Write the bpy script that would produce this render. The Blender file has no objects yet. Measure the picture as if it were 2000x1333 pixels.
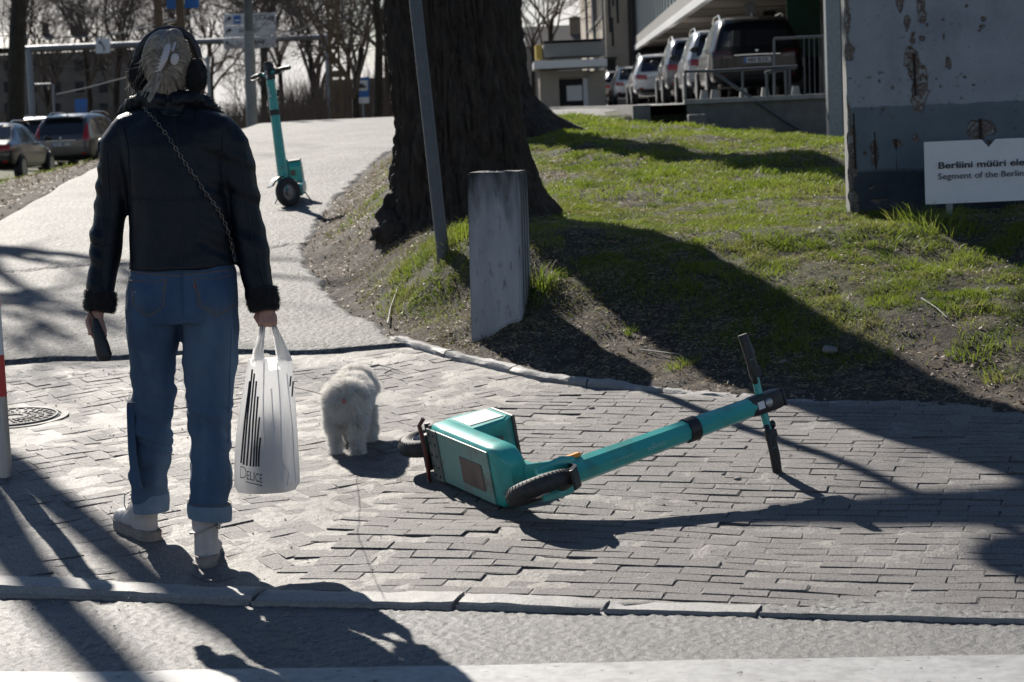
import bpy, bmesh, math, random
import numpy as np
from mathutils import Vector, Matrix, noise
from mathutils.bvhtree import BVHTree
R = math.radians
random.seed(7); rng = np.random.default_rng(7)
scene = bpy.context.scene
col = scene.collection

# ------------------------------------------------------------------ camera, sky, sun, exposure
FPX = 4200.0
CAM = Vector((0, 0, 1.45))
CAMROT = (Matrix.Rotation(R(90 - 6.197), 4, 'X') @ Matrix.Rotation(R(-2.5), 4, 'Z'))
cd = bpy.data.cameras.new('camera'); cam = bpy.data.objects.new('camera', cd); col.objects.link(cam)
cam.matrix_world = Matrix.Translation(CAM) @ CAMROT
cd.sensor_width = 36; cd.lens = 36 * FPX / 2000; cd.clip_end = 2500; cd.clip_start = 0.1
cd.dof.use_dof = True; cd.dof.focus_distance = 7.7; cd.dof.aperture_fstop = 8.0
scene.camera = cam
SUN = Vector((-0.38, 0.94, 0.0)).normalized() * math.cos(R(33)) + Vector((0, 0, math.sin(R(33))))
w = bpy.data.worlds.new('World'); scene.world = w; w.use_nodes = True
nt = w.node_tree; bg = nt.nodes['Background']
sky = nt.nodes.new('ShaderNodeTexSky'); sky.sky_type = 'NISHITA'; sky.sun_disc = False
sky.sun_elevation = R(33); sky.sun_rotation = math.atan2(SUN.x, SUN.y)
sky.air_density = 1.0; sky.dust_density = 0.1; sky.ozone_density = 3.0
# thin bright spring haze and cloud low down, clear blue higher up
tcw = nt.nodes.new('ShaderNodeTexCoord'); spw = nt.nodes.new('ShaderNodeSeparateXYZ'); nt.links.new(tcw.outputs['Generated'], spw.inputs[0])
nw = nt.nodes.new('ShaderNodeTexNoise'); nw.inputs['Scale'].default_value = 5; nw.inputs['Detail'].default_value = 7; mpw = nt.nodes.new('ShaderNodeMapping'); mpw.inputs['Scale'].default_value = (1, 1, 2.5); nt.links.new(tcw.outputs['Generated'], mpw.inputs[0]); nt.links.new(mpw.outputs[0], nw.inputs[0])
mw = nt.nodes.new('ShaderNodeMath'); mw.operation = 'MULTIPLY_ADD'; mw.inputs[1].default_value = .35; nt.links.new(nw.outputs[0], mw.inputs[0]); nt.links.new(spw.outputs[2], mw.inputs[2])
rw = nt.nodes.new('ShaderNodeMapRange'); rw.inputs[1].default_value = .23; rw.inputs[2].default_value = .29; rw.inputs[3].default_value = 1; rw.inputs[4].default_value = 0; nt.links.new(mw.outputs[0], rw.inputs[0])
xw = nt.nodes.new('ShaderNodeMix'); xw.data_type = 'RGBA'; nt.links.new(rw.outputs[0], xw.inputs[0]); nt.links.new(sky.outputs[0], xw.inputs[6]); xw.inputs[7].default_value = (11.2, 10.7, 10.2, 1)
nt.links.new(xw.outputs[2], bg.inputs[0]); bg.inputs[1].default_value = 0.05
sl = bpy.data.lights.new('sun', 'SUN'); sl.energy = 5.0; sl.angle = R(0.53); sl.color = (1.0, 0.93, 0.83)
so = bpy.data.objects.new('sun', sl); col.objects.link(so)
so.rotation_euler = SUN.to_track_quat('Z', 'Y').to_euler(); so.location = (-5, 12, 14)
scene.view_settings.view_transform = 'Standard'; scene.view_settings.look = 'None'
scene.view_settings.gamma = 1; scene.view_settings.use_curve_mapping = False
scene.view_settings.exposure = 0.72
scene.render.engine = 'CYCLES'
scene.cycles.max_bounces = 6; scene.cycles.transparent_max_bounces = 12

# ------------------------------------------------------------------ helpers
R3 = CAMROT.to_3x3()
def P(px, py, d):
    """a place in the world, read off the survey picture at a distance d"""
    return CAM + R3 @ Vector(((px - 1000) / FPX, -(py - 666.5) / FPX, -1.0)) * d
def Py(px, py, y):
    v = P(px, py, 1.0) - CAM; return CAM + v * (y / v.y)
def dcam(p): return -(R3.transposed() @ (Vector(p) - CAM)).z
def link(o): col.objects.link(o); return o
def hsh(*a):
    h = np.zeros(np.broadcast(*a).shape, dtype=np.int64)
    for i, v in enumerate(a): h = h + np.asarray(v).astype(np.int64) * (374761393, 668265263, 2147483647 - 57, 1274126177)[i]
    h = (h ^ (h >> 13)) * 1274126177 & 0x7fffffff
    return ((h ^ (h >> 16)) & 0xffff) / 65535.0
def vn2(x, y, seed=0):
    xi = np.floor(x); yi = np.floor(y); xf = x - xi; yf = y - yi
    u = xf * xf * (3 - 2 * xf); v = yf * yf * (3 - 2 * yf)
    a = hsh(xi, yi, seed + 0 * xi); b = hsh(xi + 1, yi, seed + 0 * xi); c = hsh(xi, yi + 1, seed + 0 * xi); d = hsh(xi + 1, yi + 1, seed + 0 * xi)
    return (a * (1 - u) + b * u) * (1 - v) + (c * (1 - u) + d * u) * v
def fbm2(x, y, oct=4, seed=0):
    s = 0; a = 0.5; t = 0
    for i in range(oct):
        s = s + a * vn2(x * 2 ** i + 13.7 * i, y * 2 ** i - 7.1 * i, seed + i); t += a; a *= 0.5
    return s / t
def vn3(p, seed=0):
    i = np.floor(p); f = p - i; f = f * f * (3 - 2 * f); r = 0
    for dx in (0, 1):
        for dy in (0, 1):
            for dz in (0, 1):
                wgt = (f[:, 0] if dx else 1 - f[:, 0]) * (f[:, 1] if dy else 1 - f[:, 1]) * (f[:, 2] if dz else 1 - f[:, 2])
                r = r + wgt * hsh(i[:, 0] + dx, i[:, 1] + dy, i[:, 2] + dz, seed + 0 * i[:, 0])
    return r
def sstep(a, b, x):
    t = np.clip((x - a) / (b - a), 0, 1); return t * t * (3 - 2 * t)
def mesh_np(name, V, F, smooth=False):
    V = np.asarray(V, dtype=np.float32); F = np.asarray(F, dtype=np.int32)
    me = bpy.data.meshes.new(name); k = F.shape[1]
    me.vertices.add(len(V)); me.vertices.foreach_set('co', V.ravel())
    me.loops.add(F.size); me.loops.foreach_set('vertex_index', F.ravel())
    me.polygons.add(len(F)); me.polygons.foreach_set('loop_start', np.arange(0, F.size, k, dtype=np.int32))
    me.update(calc_edges=True); me.validate()
    if smooth: me.shade_smooth()
    return me
def ribbons(pts, wid, side=None, taper=True, seed=3):
    """pts (N,K,3) curved blades with width wid (N,) -> V, F"""
    N, K, _ = pts.shape; rg = np.random.default_rng(seed)
    if side is None:
        t = pts[:, -1] - pts[:, 0]; r = rg.normal(size=(N, 3)); side = np.cross(t, r)
        side /= np.linalg.norm(side, axis=1, keepdims=True) + 1e-9
    V = []; pr = []
    for k in range(K):
        f = (1 - (k / (K - 1)) ** 1.5 * 0.85) if taper else 1
        V.append(pts[:, k] - side * (wid * f / 2)[:, None]); V.append(pts[:, k] + side * (wid * f / 2)[:, None])
    V = np.stack(V, 1).reshape(-1, 3); b = (np.arange(N) * 2 * K)[:, None]; F = []
    for k in range(K - 1): F.append(b + np.array([[2 * k, 2 * k + 1, 2 * k + 3, 2 * k + 2]]))
    return V, np.concatenate(F, 0)

class MB:
    def __init__(s): s.v = []; s.f = []; s.m = []
    def add(s, vs, fs, M=None, mi=0):
        b = len(s.v)
        s.v += [(M @ Vector(v)) if M is not None else Vector(v) for v in vs]
        s.f += [tuple(b + i for i in f) for f in fs]; s.m += [mi] * len(fs); return s
    def box(s, c, size, rot=None, mi=0, bev=0.0):
        x, y, z = [q / 2 for q in size]
        M = Matrix.Translation(Vector(c)) @ (rot.to_4x4() if rot is not None else Matrix.Identity(4))
        if bev > 0:
            bm = bmesh.new(); bmesh.ops.create_cube(bm, size=1, matrix=Matrix.Diagonal((2 * x, 2 * y, 2 * z, 1)))
            bmesh.ops.bevel(bm, geom=list(bm.edges), offset=bev, segments=2, affect='EDGES', profile=0.6)
            bm.verts.index_update(); s.add([v.co for v in bm.verts], [[v.index for v in f.verts] for f in bm.faces], M, mi); bm.free(); return s
        vs = [(-x, -y, -z), (x, -y, -z), (x, y, -z), (-x, y, -z), (-x, -y, z), (x, -y, z), (x, y, z), (-x, y, z)]
        return s.add(vs, [(0, 3, 2, 1), (4, 5, 6, 7), (0, 1, 5, 4), (1, 2, 6, 5), (2, 3, 7, 6), (3, 0, 4, 7)], M, mi)
    def loft(s, rings, cap=True, mi=0, closed=True):
        n = len(rings[0]); b = len(s.v)
        for r in rings: s.v += [Vector(q) for q in r]
        for i in range(len(rings) - 1):
            for j in range(n if closed else n - 1):
                k = (j + 1) % n; s.f.append((b + i * n + j, b + i * n + k, b + (i + 1) * n + k, b + (i + 1) * n + j)); s.m.append(mi)
        if cap:
            s.f.append(tuple(b + j for j in reversed(range(n)))); s.f.append(tuple(b + (len(rings) - 1) * n + j for j in range(n))); s.m += [mi, mi]
        return s
    def tube(s, path, r, n=10, mi=0, cap=True, flat=1.0, up=None):
        path = [Vector(p) for p in path]; L = len(path)
        if not hasattr(r, '__len__'): r = [r] * L
        rings = []; prev = None
        for i, p in enumerate(path):
            t = (path[min(i + 1, L - 1)] - path[max(i - 1, 0)])
            if t.length < 1e-9: t = Vector((0, 0, 1))
            t.normalize()
            if prev is None:
                a = Vector(up) if up is not None else (Vector((0, 0, 1)) if abs(t.z) < 0.9 else Vector((1, 0, 0)))
                u = (a - t * a.dot(t)).normalized()
            else: u = (prev - t * prev.dot(t)).normalized()
            prev = u; v = t.cross(u)
            rings.append([p + (u * math.cos(q) * flat + v * math.sin(q)) * r[i] for q in [2 * math.pi * k / n for k in range(n)]])
        return s.loft(rings, cap, mi)
    def ell(s, c, rad, rot=None, n=16, mi=0):
        c = Vector(c); rings = []
        if not hasattr(rad, '__len__'): rad = (rad, rad, rad)
        Rm = rot.to_3x3() if rot is not None else Matrix.Identity(3)
        for i in range(1, n // 2):
            a = math.pi * i / (n // 2)
            rings.append([c + Rm @ Vector((rad[0] * math.sin(a) * math.cos(q), rad[1] * math.sin(a) * math.sin(q), -rad[2] * math.cos(a))) for q in [2 * math.pi * k / n for k in range(n)]])
        return s.loft(rings, True, mi)
    def lathe(s, prof, c=(0, 0, 0), rot=None, n=24, mi=0, cap=True):
        c = Vector(c); Rm = rot.to_3x3() if rot is not None else Matrix.Identity(3)
        return s.loft([[c + Rm @ Vector((r * math.cos(q), r * math.sin(q), z)) for q in [2 * math.pi * k / n for k in range(n)]] for r, z in prof], cap, mi)
    def prism(s, poly, vec, mi=0):
        n = len(poly); a = [Vector(p) for p in poly]; b = [p + Vector(vec) for p in a]
        return s.add(a + b, [tuple(reversed(range(n))), tuple(range(n, 2 * n))] + [(i, (i + 1) % n, n + (i + 1) % n, n + i) for i in range(n)], None, mi)
    def mesh(s, name, smooth=False):
        me = bpy.data.meshes.new(name); me.from_pydata([tuple(v) for v in s.v], [], s.f); me.update()
        if any(s.m): me.polygons.foreach_set('material_index', s.m)
        bm = bmesh.new(); bm.from_mesh(me); bmesh.ops.recalc_face_normals(bm, faces=bm.faces)
        if smooth:
            for e in bm.edges:
                if len(e.link_faces) == 2 and e.calc_face_angle(0) > R(38): e.smooth = False
            for f in bm.faces: f.smooth = True
        bm.to_mesh(me); bm.free(); return me
def remesh(mb, voxel, it=4, name='m', disp=None, fac=0.5):
    me = mb.mesh(name); o = link(bpy.data.objects.new('tmp', me))
    m = o.modifiers.new('r', 'REMESH'); m.mode = 'VOXEL'; m.voxel_size = voxel
    if it: q = o.modifiers.new('s', 'SMOOTH'); q.iterations = it; q.factor = fac
    dg = bpy.context.evaluated_depsgraph_get(); ev = o.evaluated_get(dg)
    out = bpy.data.meshes.new_from_object(ev); bpy.data.objects.remove(o); bpy.data.meshes.remove(me)
    if disp is not None:
        n = len(out.vertices); V = np.empty(n * 3, np.float32); out.vertices.foreach_get('co', V); V = V.reshape(-1, 3)
        Nn = np.empty(n * 3, np.float32); out.vertex_normals.foreach_get('vector', Nn); Nn = Nn.reshape(-1, 3)
        out.vertices.foreach_set('co', (V + Nn * disp(V.astype(np.float64), Nn)[:, None]).astype(np.float32).ravel())
    out.update(); out.shade_smooth(); out.name = name; return out
def bvh_of(me): return BVHTree.FromPolygons([v.co.copy() for v in me.vertices], [tuple(p.vertices) for p in me.polygons])

def tag(o, label=None, cat=None, group=None, kind=None):
    if label: o['label'] = label
    if cat: o['category'] = cat
    if group: o['group'] = group
    if kind: o['kind'] = kind
    return o
def root(name, loc, label, cat, group=None, rot=None):
    o = link(bpy.data.objects.new(name, None)); o.empty_display_size = 0.1
    M = Matrix.Translation(Vector(loc)) @ (rot.to_4x4() if rot is not None else Matrix.Identity(4))
    o.matrix_world = M; o['_m'] = [x for r in M for x in r]
    return tag(o, label, cat, group)
ROOTM = {}
def part(name, geo, mat, parent=None, smooth=False, local=False, label=None, kind=None):
    """one mesh object; world-space geometry is moved into its parent's frame"""
    me = geo.mesh(name, smooth) if isinstance(geo, MB) else (geo.copy() if parent is not None and not local else geo)
    me.name = name
    for m in (mat if isinstance(mat, (list, tuple)) else [mat]): me.materials.append(m)
    o = link(bpy.data.objects.new(name, me))
    if parent is not None:
        p = parent
        while p.parent is not None: p = p.parent
        if '_m' in p and not local:
            M = Matrix([p['_m'][i * 4:i * 4 + 4] for i in range(4)]); me.transform(M.inverted())
        o.parent = parent
    if label: o['label'] = label
    if kind: o['kind'] = kind
    return o
def single(name, geo, mat, label, cat, group=None, smooth=False, kind=None):
    return tag(part(name, geo, mat, None, smooth), label, cat, group, kind)
def copy_tree(o, parent=None):
    c = o.copy(); col.objects.link(c)
    if parent is not None: c.parent = parent
    for ch in list(o.children): copy_tree(ch, c)
    return c
def text_mesh(s, size, bold=0.0, extrude=0.0005, align='LEFT'):
    cu = bpy.data.curves.new('t', 'FONT'); cu.body = s; cu.size = size; cu.extrude = extrude; cu.offset = bold; cu.align_x = align; cu.resolution_u = 3
    o = link(bpy.data.objects.new('t', cu)); dg = bpy.context.evaluated_depsgraph_get()
    me = bpy.data.meshes.new_from_object(o.evaluated_get(dg)); bpy.data.objects.remove(o); return me
def frame(o, ux, uz):
    """matrix: local x -> ux, local y -> uz (text upright), local z = out of the face"""
    x = Vector(ux).normalized(); y = Vector(uz); y = (y - x * y.dot(x)).normalized(); z = x.cross(y)
    return Matrix.Translation(Vector(o)) @ Matrix((x, y, z)).transposed().to_4x4()

# ------------------------------------------------------------------ materials
def mat(name, c1, c2=None, rough=0.6, scale=8, detail=6, bump=0.0, bscale=40, metal=0, spec=0.5, c3=None, s3=2.0, t3=(0.5, 0.62), coat=0, stretch=None, rnd=0.0, trans=0.0, sheen=0, bump2=None, bdist=0.004):
    m = bpy.data.materials.new(name); m.use_nodes = True; n = m.node_tree.nodes; l = m.node_tree.links
    b = n['Principled BSDF']; b.inputs['Roughness'].default_value = rough; b.inputs['Metallic'].default_value = metal
    b.inputs['Specular IOR Level'].default_value = spec; b.inputs['Coat Weight'].default_value = coat; b.inputs['Coat Roughness'].default_value = 0.08
    b.inputs['Sheen Weight'].default_value = sheen
    tc = n.new('ShaderNodeTexCoord'); vec = tc.outputs['Object']
    if stretch:
        mp = n.new('ShaderNodeMapping'); mp.inputs['Scale'].default_value = stretch; l.new(vec, mp.inputs[0]); vec = mp.outputs[0]
    def nz(sc, det=6, ro=0.6):
        q = n.new('ShaderNodeTexNoise'); q.inputs['Scale'].default_value = sc; q.inputs['Detail'].default_value = det; q.inputs['Roughness'].default_value = ro; l.new(vec, q.inputs['Vector']); return q.outputs['Fac']
    def mix(f, a, c):
        q = n.new('ShaderNodeMix'); q.data_type = 'RGBA'; l.new(f, q.inputs[0])
        for s_, v in ((6, a), (7, c)):
            if isinstance(v, (tuple, list)): q.inputs[s_].default_value = (*v, 1)
            else: l.new(v, q.inputs[s_])
        return q.outputs[2]
    def ramp(f, a, c):
        q = n.new('ShaderNodeMapRange'); q.inputs[1].default_value = a; q.inputs[2].default_value = c; l.new(f, q.inputs[0]); return q.outputs[0]
    out = None
    if c2 is None: b.inputs['Base Color'].default_value = (*c1, 1); cc = None
    else: cc = mix(ramp(nz(scale, detail), 0.32, 0.68), c1, c2)
    if c3 is not None: cc = mix(ramp(nz(s3, 5), *t3), cc if cc is not None else c1, c3)
    if rnd:
        oi = n.new('ShaderNodeObjectInfo'); hv = n.new('ShaderNodeHueSaturation'); mr = n.new('ShaderNodeMapRange'); mr.inputs[3].default_value = 1 - rnd; mr.inputs[4].default_value = 1 + rnd
        l.new(oi.outputs['Random'], mr.inputs[0]); l.new(mr.outputs[0], hv.inputs['Value'])
        if cc is not None: l.new(cc, hv.inputs['Color'])
        else: hv.inputs['Color'].default_value = (*c1, 1)
        cc = hv.outputs[0]
    if cc is not None: l.new(cc, b.inputs['Base Color'])
    if bump:
        bp = n.new('ShaderNodeBump'); bp.inputs['Strength'].default_value = bump; bp.inputs['Distance'].default_value = bdist; l.new(nz(bscale, 5, 0.7), bp.inputs['Height'])
        last = bp
        if bump2:
            b2 = n.new('ShaderNodeBump'); b2.inputs['Strength'].default_value = bump2[0]; b2.inputs['Distance'].default_value = bump2[2]; l.new(nz(bump2[1], 3, 0.6), b2.inputs['Height']); l.new(bp.outputs[0], b2.inputs['Normal']); last = b2
        l.new(last.outputs[0], b.inputs['Normal'])
    if trans:
        t = n.new('ShaderNodeBsdfTranslucent'); mx = n.new('ShaderNodeMixShader'); mx.inputs[0].default_value = trans
        if cc is not None: l.new(cc, t.inputs[0])
        else: t.inputs[0].default_value = (*c1, 1)
        l.new(b.outputs[0], mx.inputs[1]); l.new(t.outputs[0], mx.inputs[2]); l.new(mx.outputs[0], n['Material Output'].inputs[0])
    return m
M_ = {}
M_['road'] = mat('road_asphalt', (.035, .036, .04), (.20, .20, .198), .5, 150, 3, 1.0, 170, c3=(.09, .09, .095), s3=1.3, t3=(.4, .8), bump2=(.5, 60, .006), bdist=.006)
M_['paint'] = mat('road_paint', (.26, .265, .27), (.36, .365, .37), .55, 30, 6, .4, 250, c3=(.20, .20, .20), s3=9, t3=(.5, .7))
M_['kerb'] = mat('granite_kerb', (.20, .20, .20), (.34, .33, .32), .6, 140, 4, .7, 120, c3=(.16, .16, .15), s3=4, t3=(.5, .8), bump2=(.5, 14, .01))
M_['brick'] = mat('paving_brick', (.065, .058, .058), (.215, .198, .195), .58, 120, 4, 1.0, 150, spec=.5, bdist=.010, c3=(.07, .066, .062), s3=7, t3=(.5, .75), rnd=.12, bump2=(.7, 45, .006))
M_['sand'] = mat('joint_sand', (.06, .055, .05), (.24, .225, .21), .6, 120, 4, .9, 150, bump2=(.8, 22, .01))
M_['path'] = mat('path_asphalt', (.018, .018, .02), (.26, .255, .245), .7, 48, 3, 1.0, 80, spec=.35, c3=(.075, .073, .07), s3=1.8, t3=(.45, .75), bump2=(.9, 26, .02))
M_['concrete'] = mat('pillar_concrete', (.20, .205, .20), (.30, .30, .29), .8, 7, 8, .5, 90, stretch=(1, 1, .3))
M_['dconcrete'] = mat('dark_concrete', (.10, .10, .10), (.16, .16, .155), .85, 5, 8, .5, 60)
M_['steel'] = mat('galvanised_steel', (.20, .22, .24), (.27, .29, .31), .5, 20, 5, .1, 60, metal=.55)
M_['pole'] = mat('dull_grey_pole', (.075, .085, .095), (.10, .11, .12), .6, 20, 5, .2, 60)
M_['darkrail'] = mat('dull_rail', (.10, .11, .12), None, .45, metal=.4)
M_['rail'] = mat('rail_steel', (.35, .37, .39), None, .35, metal=.8)
M_['bark'] = mat('lime_bark', (.016, .012, .009), (.050, .039, .030), .9, 18, 8, 1.0, 60, stretch=(1, 1, .42), c3=(.07, .065, .058), s3=6, t3=(.6, .8), bump2=(.9, 22, .02))
M_['twig'] = mat('bare_twigs', (.09, .07, .058), (.15, .12, .10), .85, 3)  # lightened tone: distance haze is put into the twig colour
M_['teal'] = mat('teal_paint', (.035, .36, .33), (.05, .41, .37), .33, 6, 6, .05, 30, c3=(.06, .24, .21), s3=11, t3=(.50, .72), coat=.15)
M_['worn'] = mat('worn_teal_underside', (.14, .33, .29), (.24, .40, .35), .5, 9, 8, .2, 60, c3=(.16, .12, .10), s3=10, t3=(.52, .75))
M_['brownpatch'] = mat('scuffed_brown_plate', (.10, .07, .06), (.17, .12, .10), .55, 14, 8, .3, 80)
M_['whitepanel'] = mat('scuffed_white_panel', (.55, .54, .54), (.42, .41, .41), .45, 10, 8, .1, 50)
M_['rubber'] = mat('tyre_rubber', (.022, .022, .023), (.05, .05, .05), .7, 30, 5, .4, 60)
M_['black'] = mat('black_plastic', (.012, .012, .014), (.022, .022, .024), .45, 20, 4, .15, 90)
M_['alloy'] = mat('alloy_rim', (.35, .35, .36), None, .35, metal=.8)
M_['redmetal'] = mat('dark_red_kickstand', (.14, .02, .018), (.09, .025, .02), .35, 30, 5, .1, 60, coat=.3)
M_['orange'] = mat('orange_reflector', (.75, .27, .01), None, .35)
M_['white'] = mat('white_plastic', (.62, .62, .62), None, .4)
M_['whitesign'] = mat('white_sign_face', (.66, .67, .68), (.72, .72, .73), .5, 8)
M_['blue'] = mat('blue_sign_face', (.02, .13, .42), None, .4)
M_['red'] = mat('red_reflective_band', (.50, .02, .02), None, .4)
M_['greysteel'] = mat('bollard_steel', (.28, .27, .26), (.38, .37, .36), .4, 12, 6, .1, 60, metal=.6, stretch=(3, 3, .3))
M_['signtext'] = mat('dark_lettering', (.015, .017, .025), None, .5)
M_['leather'] = mat('navy_leather', (.003, .005, .009), (.006, .009, .015), .42, 40, 6, .35, 120, bump2=(.35, 18, .01), spec=.28)
M_['seam'] = mat('leather_seam', (.004, .005, .008), None, .6)
M_['shearling'] = mat('black_shearling', (.006, .006, .007), None, .95, sheen=.15)
M_['denim'] = mat('blue_denim', (.028, .062, .125), (.080, .135, .215), .9, 5, 6, .35, 260, c3=(.14, .20, .27), s3=4.5, t3=(.52, .8), stretch=(1, 1, .35), bump2=(.3, 30, .006))
M_['denimlight'] = mat('denim_turned_inside', (.13, .19, .26), (.18, .24, .31), .9, 30, 6, .4, 300)
M_['stitch'] = mat('tan_stitching', (.16, .12, .09), None, .8)
M_['bootleather'] = mat('off_white_boot_leather', (.44, .40, .38), (.54, .50, .48), .5, 12, 6, .25, 60)
M_['sole'] = mat('dusty_boot_sole', (.22, .18, .15), (.33, .29, .26), .8, 25, 6, .4, 90)
M_['skin'] = mat('skin', (.42, .23, .17), (.50, .28, .21), .5, 20, 4, .1, 120)
M_['hair'] = mat('ash_blonde_hair', (.34, .30, .25), (.62, .56, .48), .38, 30, 4, rnd=0, trans=.25)
M_['hairdark'] = mat('darker_hair_roots', (.13, .11, .09), (.20, .17, .14), .5, 30, 4)
M_['clip'] = mat('milky_claw_clip', (.60, .57, .56), None, .3, trans=.15)
M_['chain'] = mat('gunmetal_chain', (.20, .18, .16), None, .35, metal=.8)
M_['bag'] = mat('thin_white_plastic', (.88, .88, .88), None, .38, trans=.70, bump=.7, bscale=16, bdist=.02)
M_['ink'] = mat('black_print', (.012, .012, .014), None, .5)
M_['fur'] = mat('white_dog_fur', (.80, .78, .74), (.90, .88, .85), .7, 40, 4, trans=.35)
M_['dirtyfur'] = mat('dog_skin_coat', (.42, .38, .33), (.52, .48, .43), .9, 20, 5)
M_['grass'] = mat('spring_grass', (.09, .15, .014), (.22, .27, .032), .5, 3.0, 4, trans=.58, c3=(.22, .21, .08), s3=2.2, t3=(.5, .72))
M_['straw'] = mat('dead_grass_blades', (.17, .13, .075), (.38, .32, .20), .6, 40, 4, trans=.3)
M_['leaf'] = mat('dry_leaf_litter', (.13, .085, .05), (.28, .21, .14), .65, 9, 4, trans=.15)
M_['pebble'] = mat('pebbles', (.14, .13, .12), (.30, .29, .27), .7, 12, 4)
M_['iron'] = mat('cast_iron_cover', (.07, .07, .07), (.12, .12, .115), .65, 30, 5, .3, 90)
M_['glass'] = mat('dark_car_glass', (.012, .016, .022), None, .06, spec=.9)
M_['bglass'] = mat('pale_facade_glass', (.42, .52, .51), (.58, .66, .65), .15, .6, 3, spec=.7, stretch=(2, .6, .3))
M_['beige'] = mat('beige_render', (.36, .31, .26), (.42, .37, .31), .85, 2, 5)
M_['grey'] = mat('grey_render', (.20, .20, .20), (.25, .25, .245), .85, 2, 5)
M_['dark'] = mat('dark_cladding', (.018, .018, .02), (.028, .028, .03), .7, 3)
M_['soffit'] = mat('soffit_panels', (.22, .19, .16), (.27, .24, .20), .8, 1.5)
M_['stone'] = mat('limestone_wall', (.13, .115, .10), (.20, .18, .155), .9, 1.0, 8, .4, 4)
M_['roof'] = mat('roof_sheet', (.07, .065, .065), (.10, .095, .09), .7, 1)
M_['mast'] = mat('brown_timber_mast', (.10, .065, .035), (.15, .10, .06), .85, 4)
M_['lamp_r'] = mat('red_tail_lamp', (.35, .012, .012), None, .2, coat=.5)
M_['chrome'] = mat('chrome', (.6, .6, .6), None, .15, metal=1)
M_['yellow'] = mat('yellow_panel', (.55, .40, .08), None, .6)
def carpaint(n, c): 
    return mat(n, c, None, .3, metal=.35, coat=.9, spec=.5)
M_['c_brown'] = carpaint('brown_grey_car_paint', (.085, .075, .08))
M_['c_black'] = carpaint('black_car_paint', (.016, .016, .02))
M_['c_graph'] = carpaint('graphite_car_paint', (.010, .010, .012))
M_['c_graph'].node_tree.nodes['Principled BSDF'].inputs['Metallic'].default_value = 0; M_['c_graph'].node_tree.nodes['Principled BSDF'].inputs['Coat Weight'].default_value = .4; M_['c_graph'].node_tree.nodes['Principled BSDF'].inputs['Specular IOR Level'].default_value = .2
M_['c_grey2'] = carpaint('dark_silver_car_paint', (.12, .12, .13))
M_['c_silver'] = carpaint('silver_car_paint', (.33, .34, .36))
M_['c_white'] = carpaint('white_car_paint', (.62, .62, .62))
M_['lamp_dark'] = mat('smoked_tail_lamp', (.06, .006, .006), None, .25, coat=.4)

# ------------------------------------------------------------------ lie of the land
YB = [-60, 5.6, 6.4, 7, 12, 18, 24, 30, 36, 44, 60, 90, 160, 600]
ZB = [-.13, -.13, -.036, 0, .30, .67, .93, 1.14, 1.33, 1.33, 1.26, 1.2, 1.1, .8]
EX = [-.9, -1.29, -1.43, -1.50, -1.44, -1.0, -.59, -.256, .14, .565, .89, 1.5, 2.08, 3.2, 6.0]
EY = [34., 27.3, 22.7, 18.4, 15.0, 12.6, 11.2, 10.57, 9.94, 9.66, 9.45, 9.1, 8.77, 8.2, 6.9]
def edge_dist(x, y):
    """signed distance-like measure to the right-hand edge of path and pavement (positive on the bank)"""
    ye = np.interp(x, EX[6:], EY[6:]); d1 = (y - ye) * .86
    xe = np.interp(y, EY[::-1], EX[::-1]); d2 = x - xe
    return np.where(y < 11.2, np.where(x > -.59, d1, np.minimum(d2, d1)), np.where(x > -.59, np.maximum(d2, 0), d2))
LX = [-3.9, -4.0, -4.2, -4.75, -4.7, -4.1, -4.0]; LY = [5, 12, 16.8, 24.7, 28, 33.5, 44]
def left_dist(x, y): return np.interp(y, LY, LX) - x
def pave_z(x, y):
    x = np.asarray(x, float); y = np.asarray(y, float)
    z = np.interp(y, [-60, 6, 7, 18], [-.06, -.06, 0, .66])
    u = (fbm2(x * 1.1, y * 1.5, 3, 5) - .5) * .05
    s = -.030 * np.exp(-(((x + 1.0) / .55) ** 2 + ((y - 7.0) / .28) ** 2)) - .022 * np.exp(-(((x + .55) / .35) ** 2 + ((y - 7.75) / .2) ** 2)) + .02 * np.exp(-(((x + .2) / .6) ** 2 + ((y - 7.2) / .25) ** 2)) - .02 * np.exp(-(((x - .2) / .5) ** 2 + ((y - 7.45) / .12) ** 2))
    return z + u + s
def ground_z(x, y):
    x = np.asarray(x, float); y = np.asarray(y, float)
    z = np.interp(y, YB, ZB)
    e = edge_dist(x, y); on = sstep(0, np.interp(y, [10.9, 11.9], [1.5, .75]), e)
    z = z + on * np.interp(y, [6, 9, 11, 11.9, 13, 20, 26, 34], [.10, .22, .28, .40, .36, .30, .24, .0])
    z = z - on * np.clip(x - .9, 0, 5) * .13 * sstep(19, 24, y) * (1 - sstep(31.05, 31.3, y))
    z = z + on * (fbm2(x * .9, y * .9, 4, 11) - .5) * .22 * (1 - sstep(20, 40, y))
    lf = sstep(.2, 2.4, left_dist(x, y)) * sstep(22, 44, y)
    z = z - .12 * np.clip(left_dist(x, y), 0, 2.5) * sstep(18, 26, y)
    z = z * (1 - lf) + .15 * lf
    z = z - .10 * sstep(.0, -.10, e) * sstep(0, -.1, left_dist(x, y)) * (1 - sstep(40, 50, y)) * sstep(5.5, 6, y) 
    z = z - .25 * sstep(-24, -30, y)
    return z
def gz(x, y): return float(ground_z(x, y))
def pz(x, y): return float(pave_z(x, y))
def G(px, py, zf=gz):
    d0 = (P(px, py, 1.0) - CAM); d = 3.0
    while d < 400:
        p = CAM + d0 * d
        if p.z <= zf(p.x, p.y): return p
        d += .02 if d < 20 else .1
    return p

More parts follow.
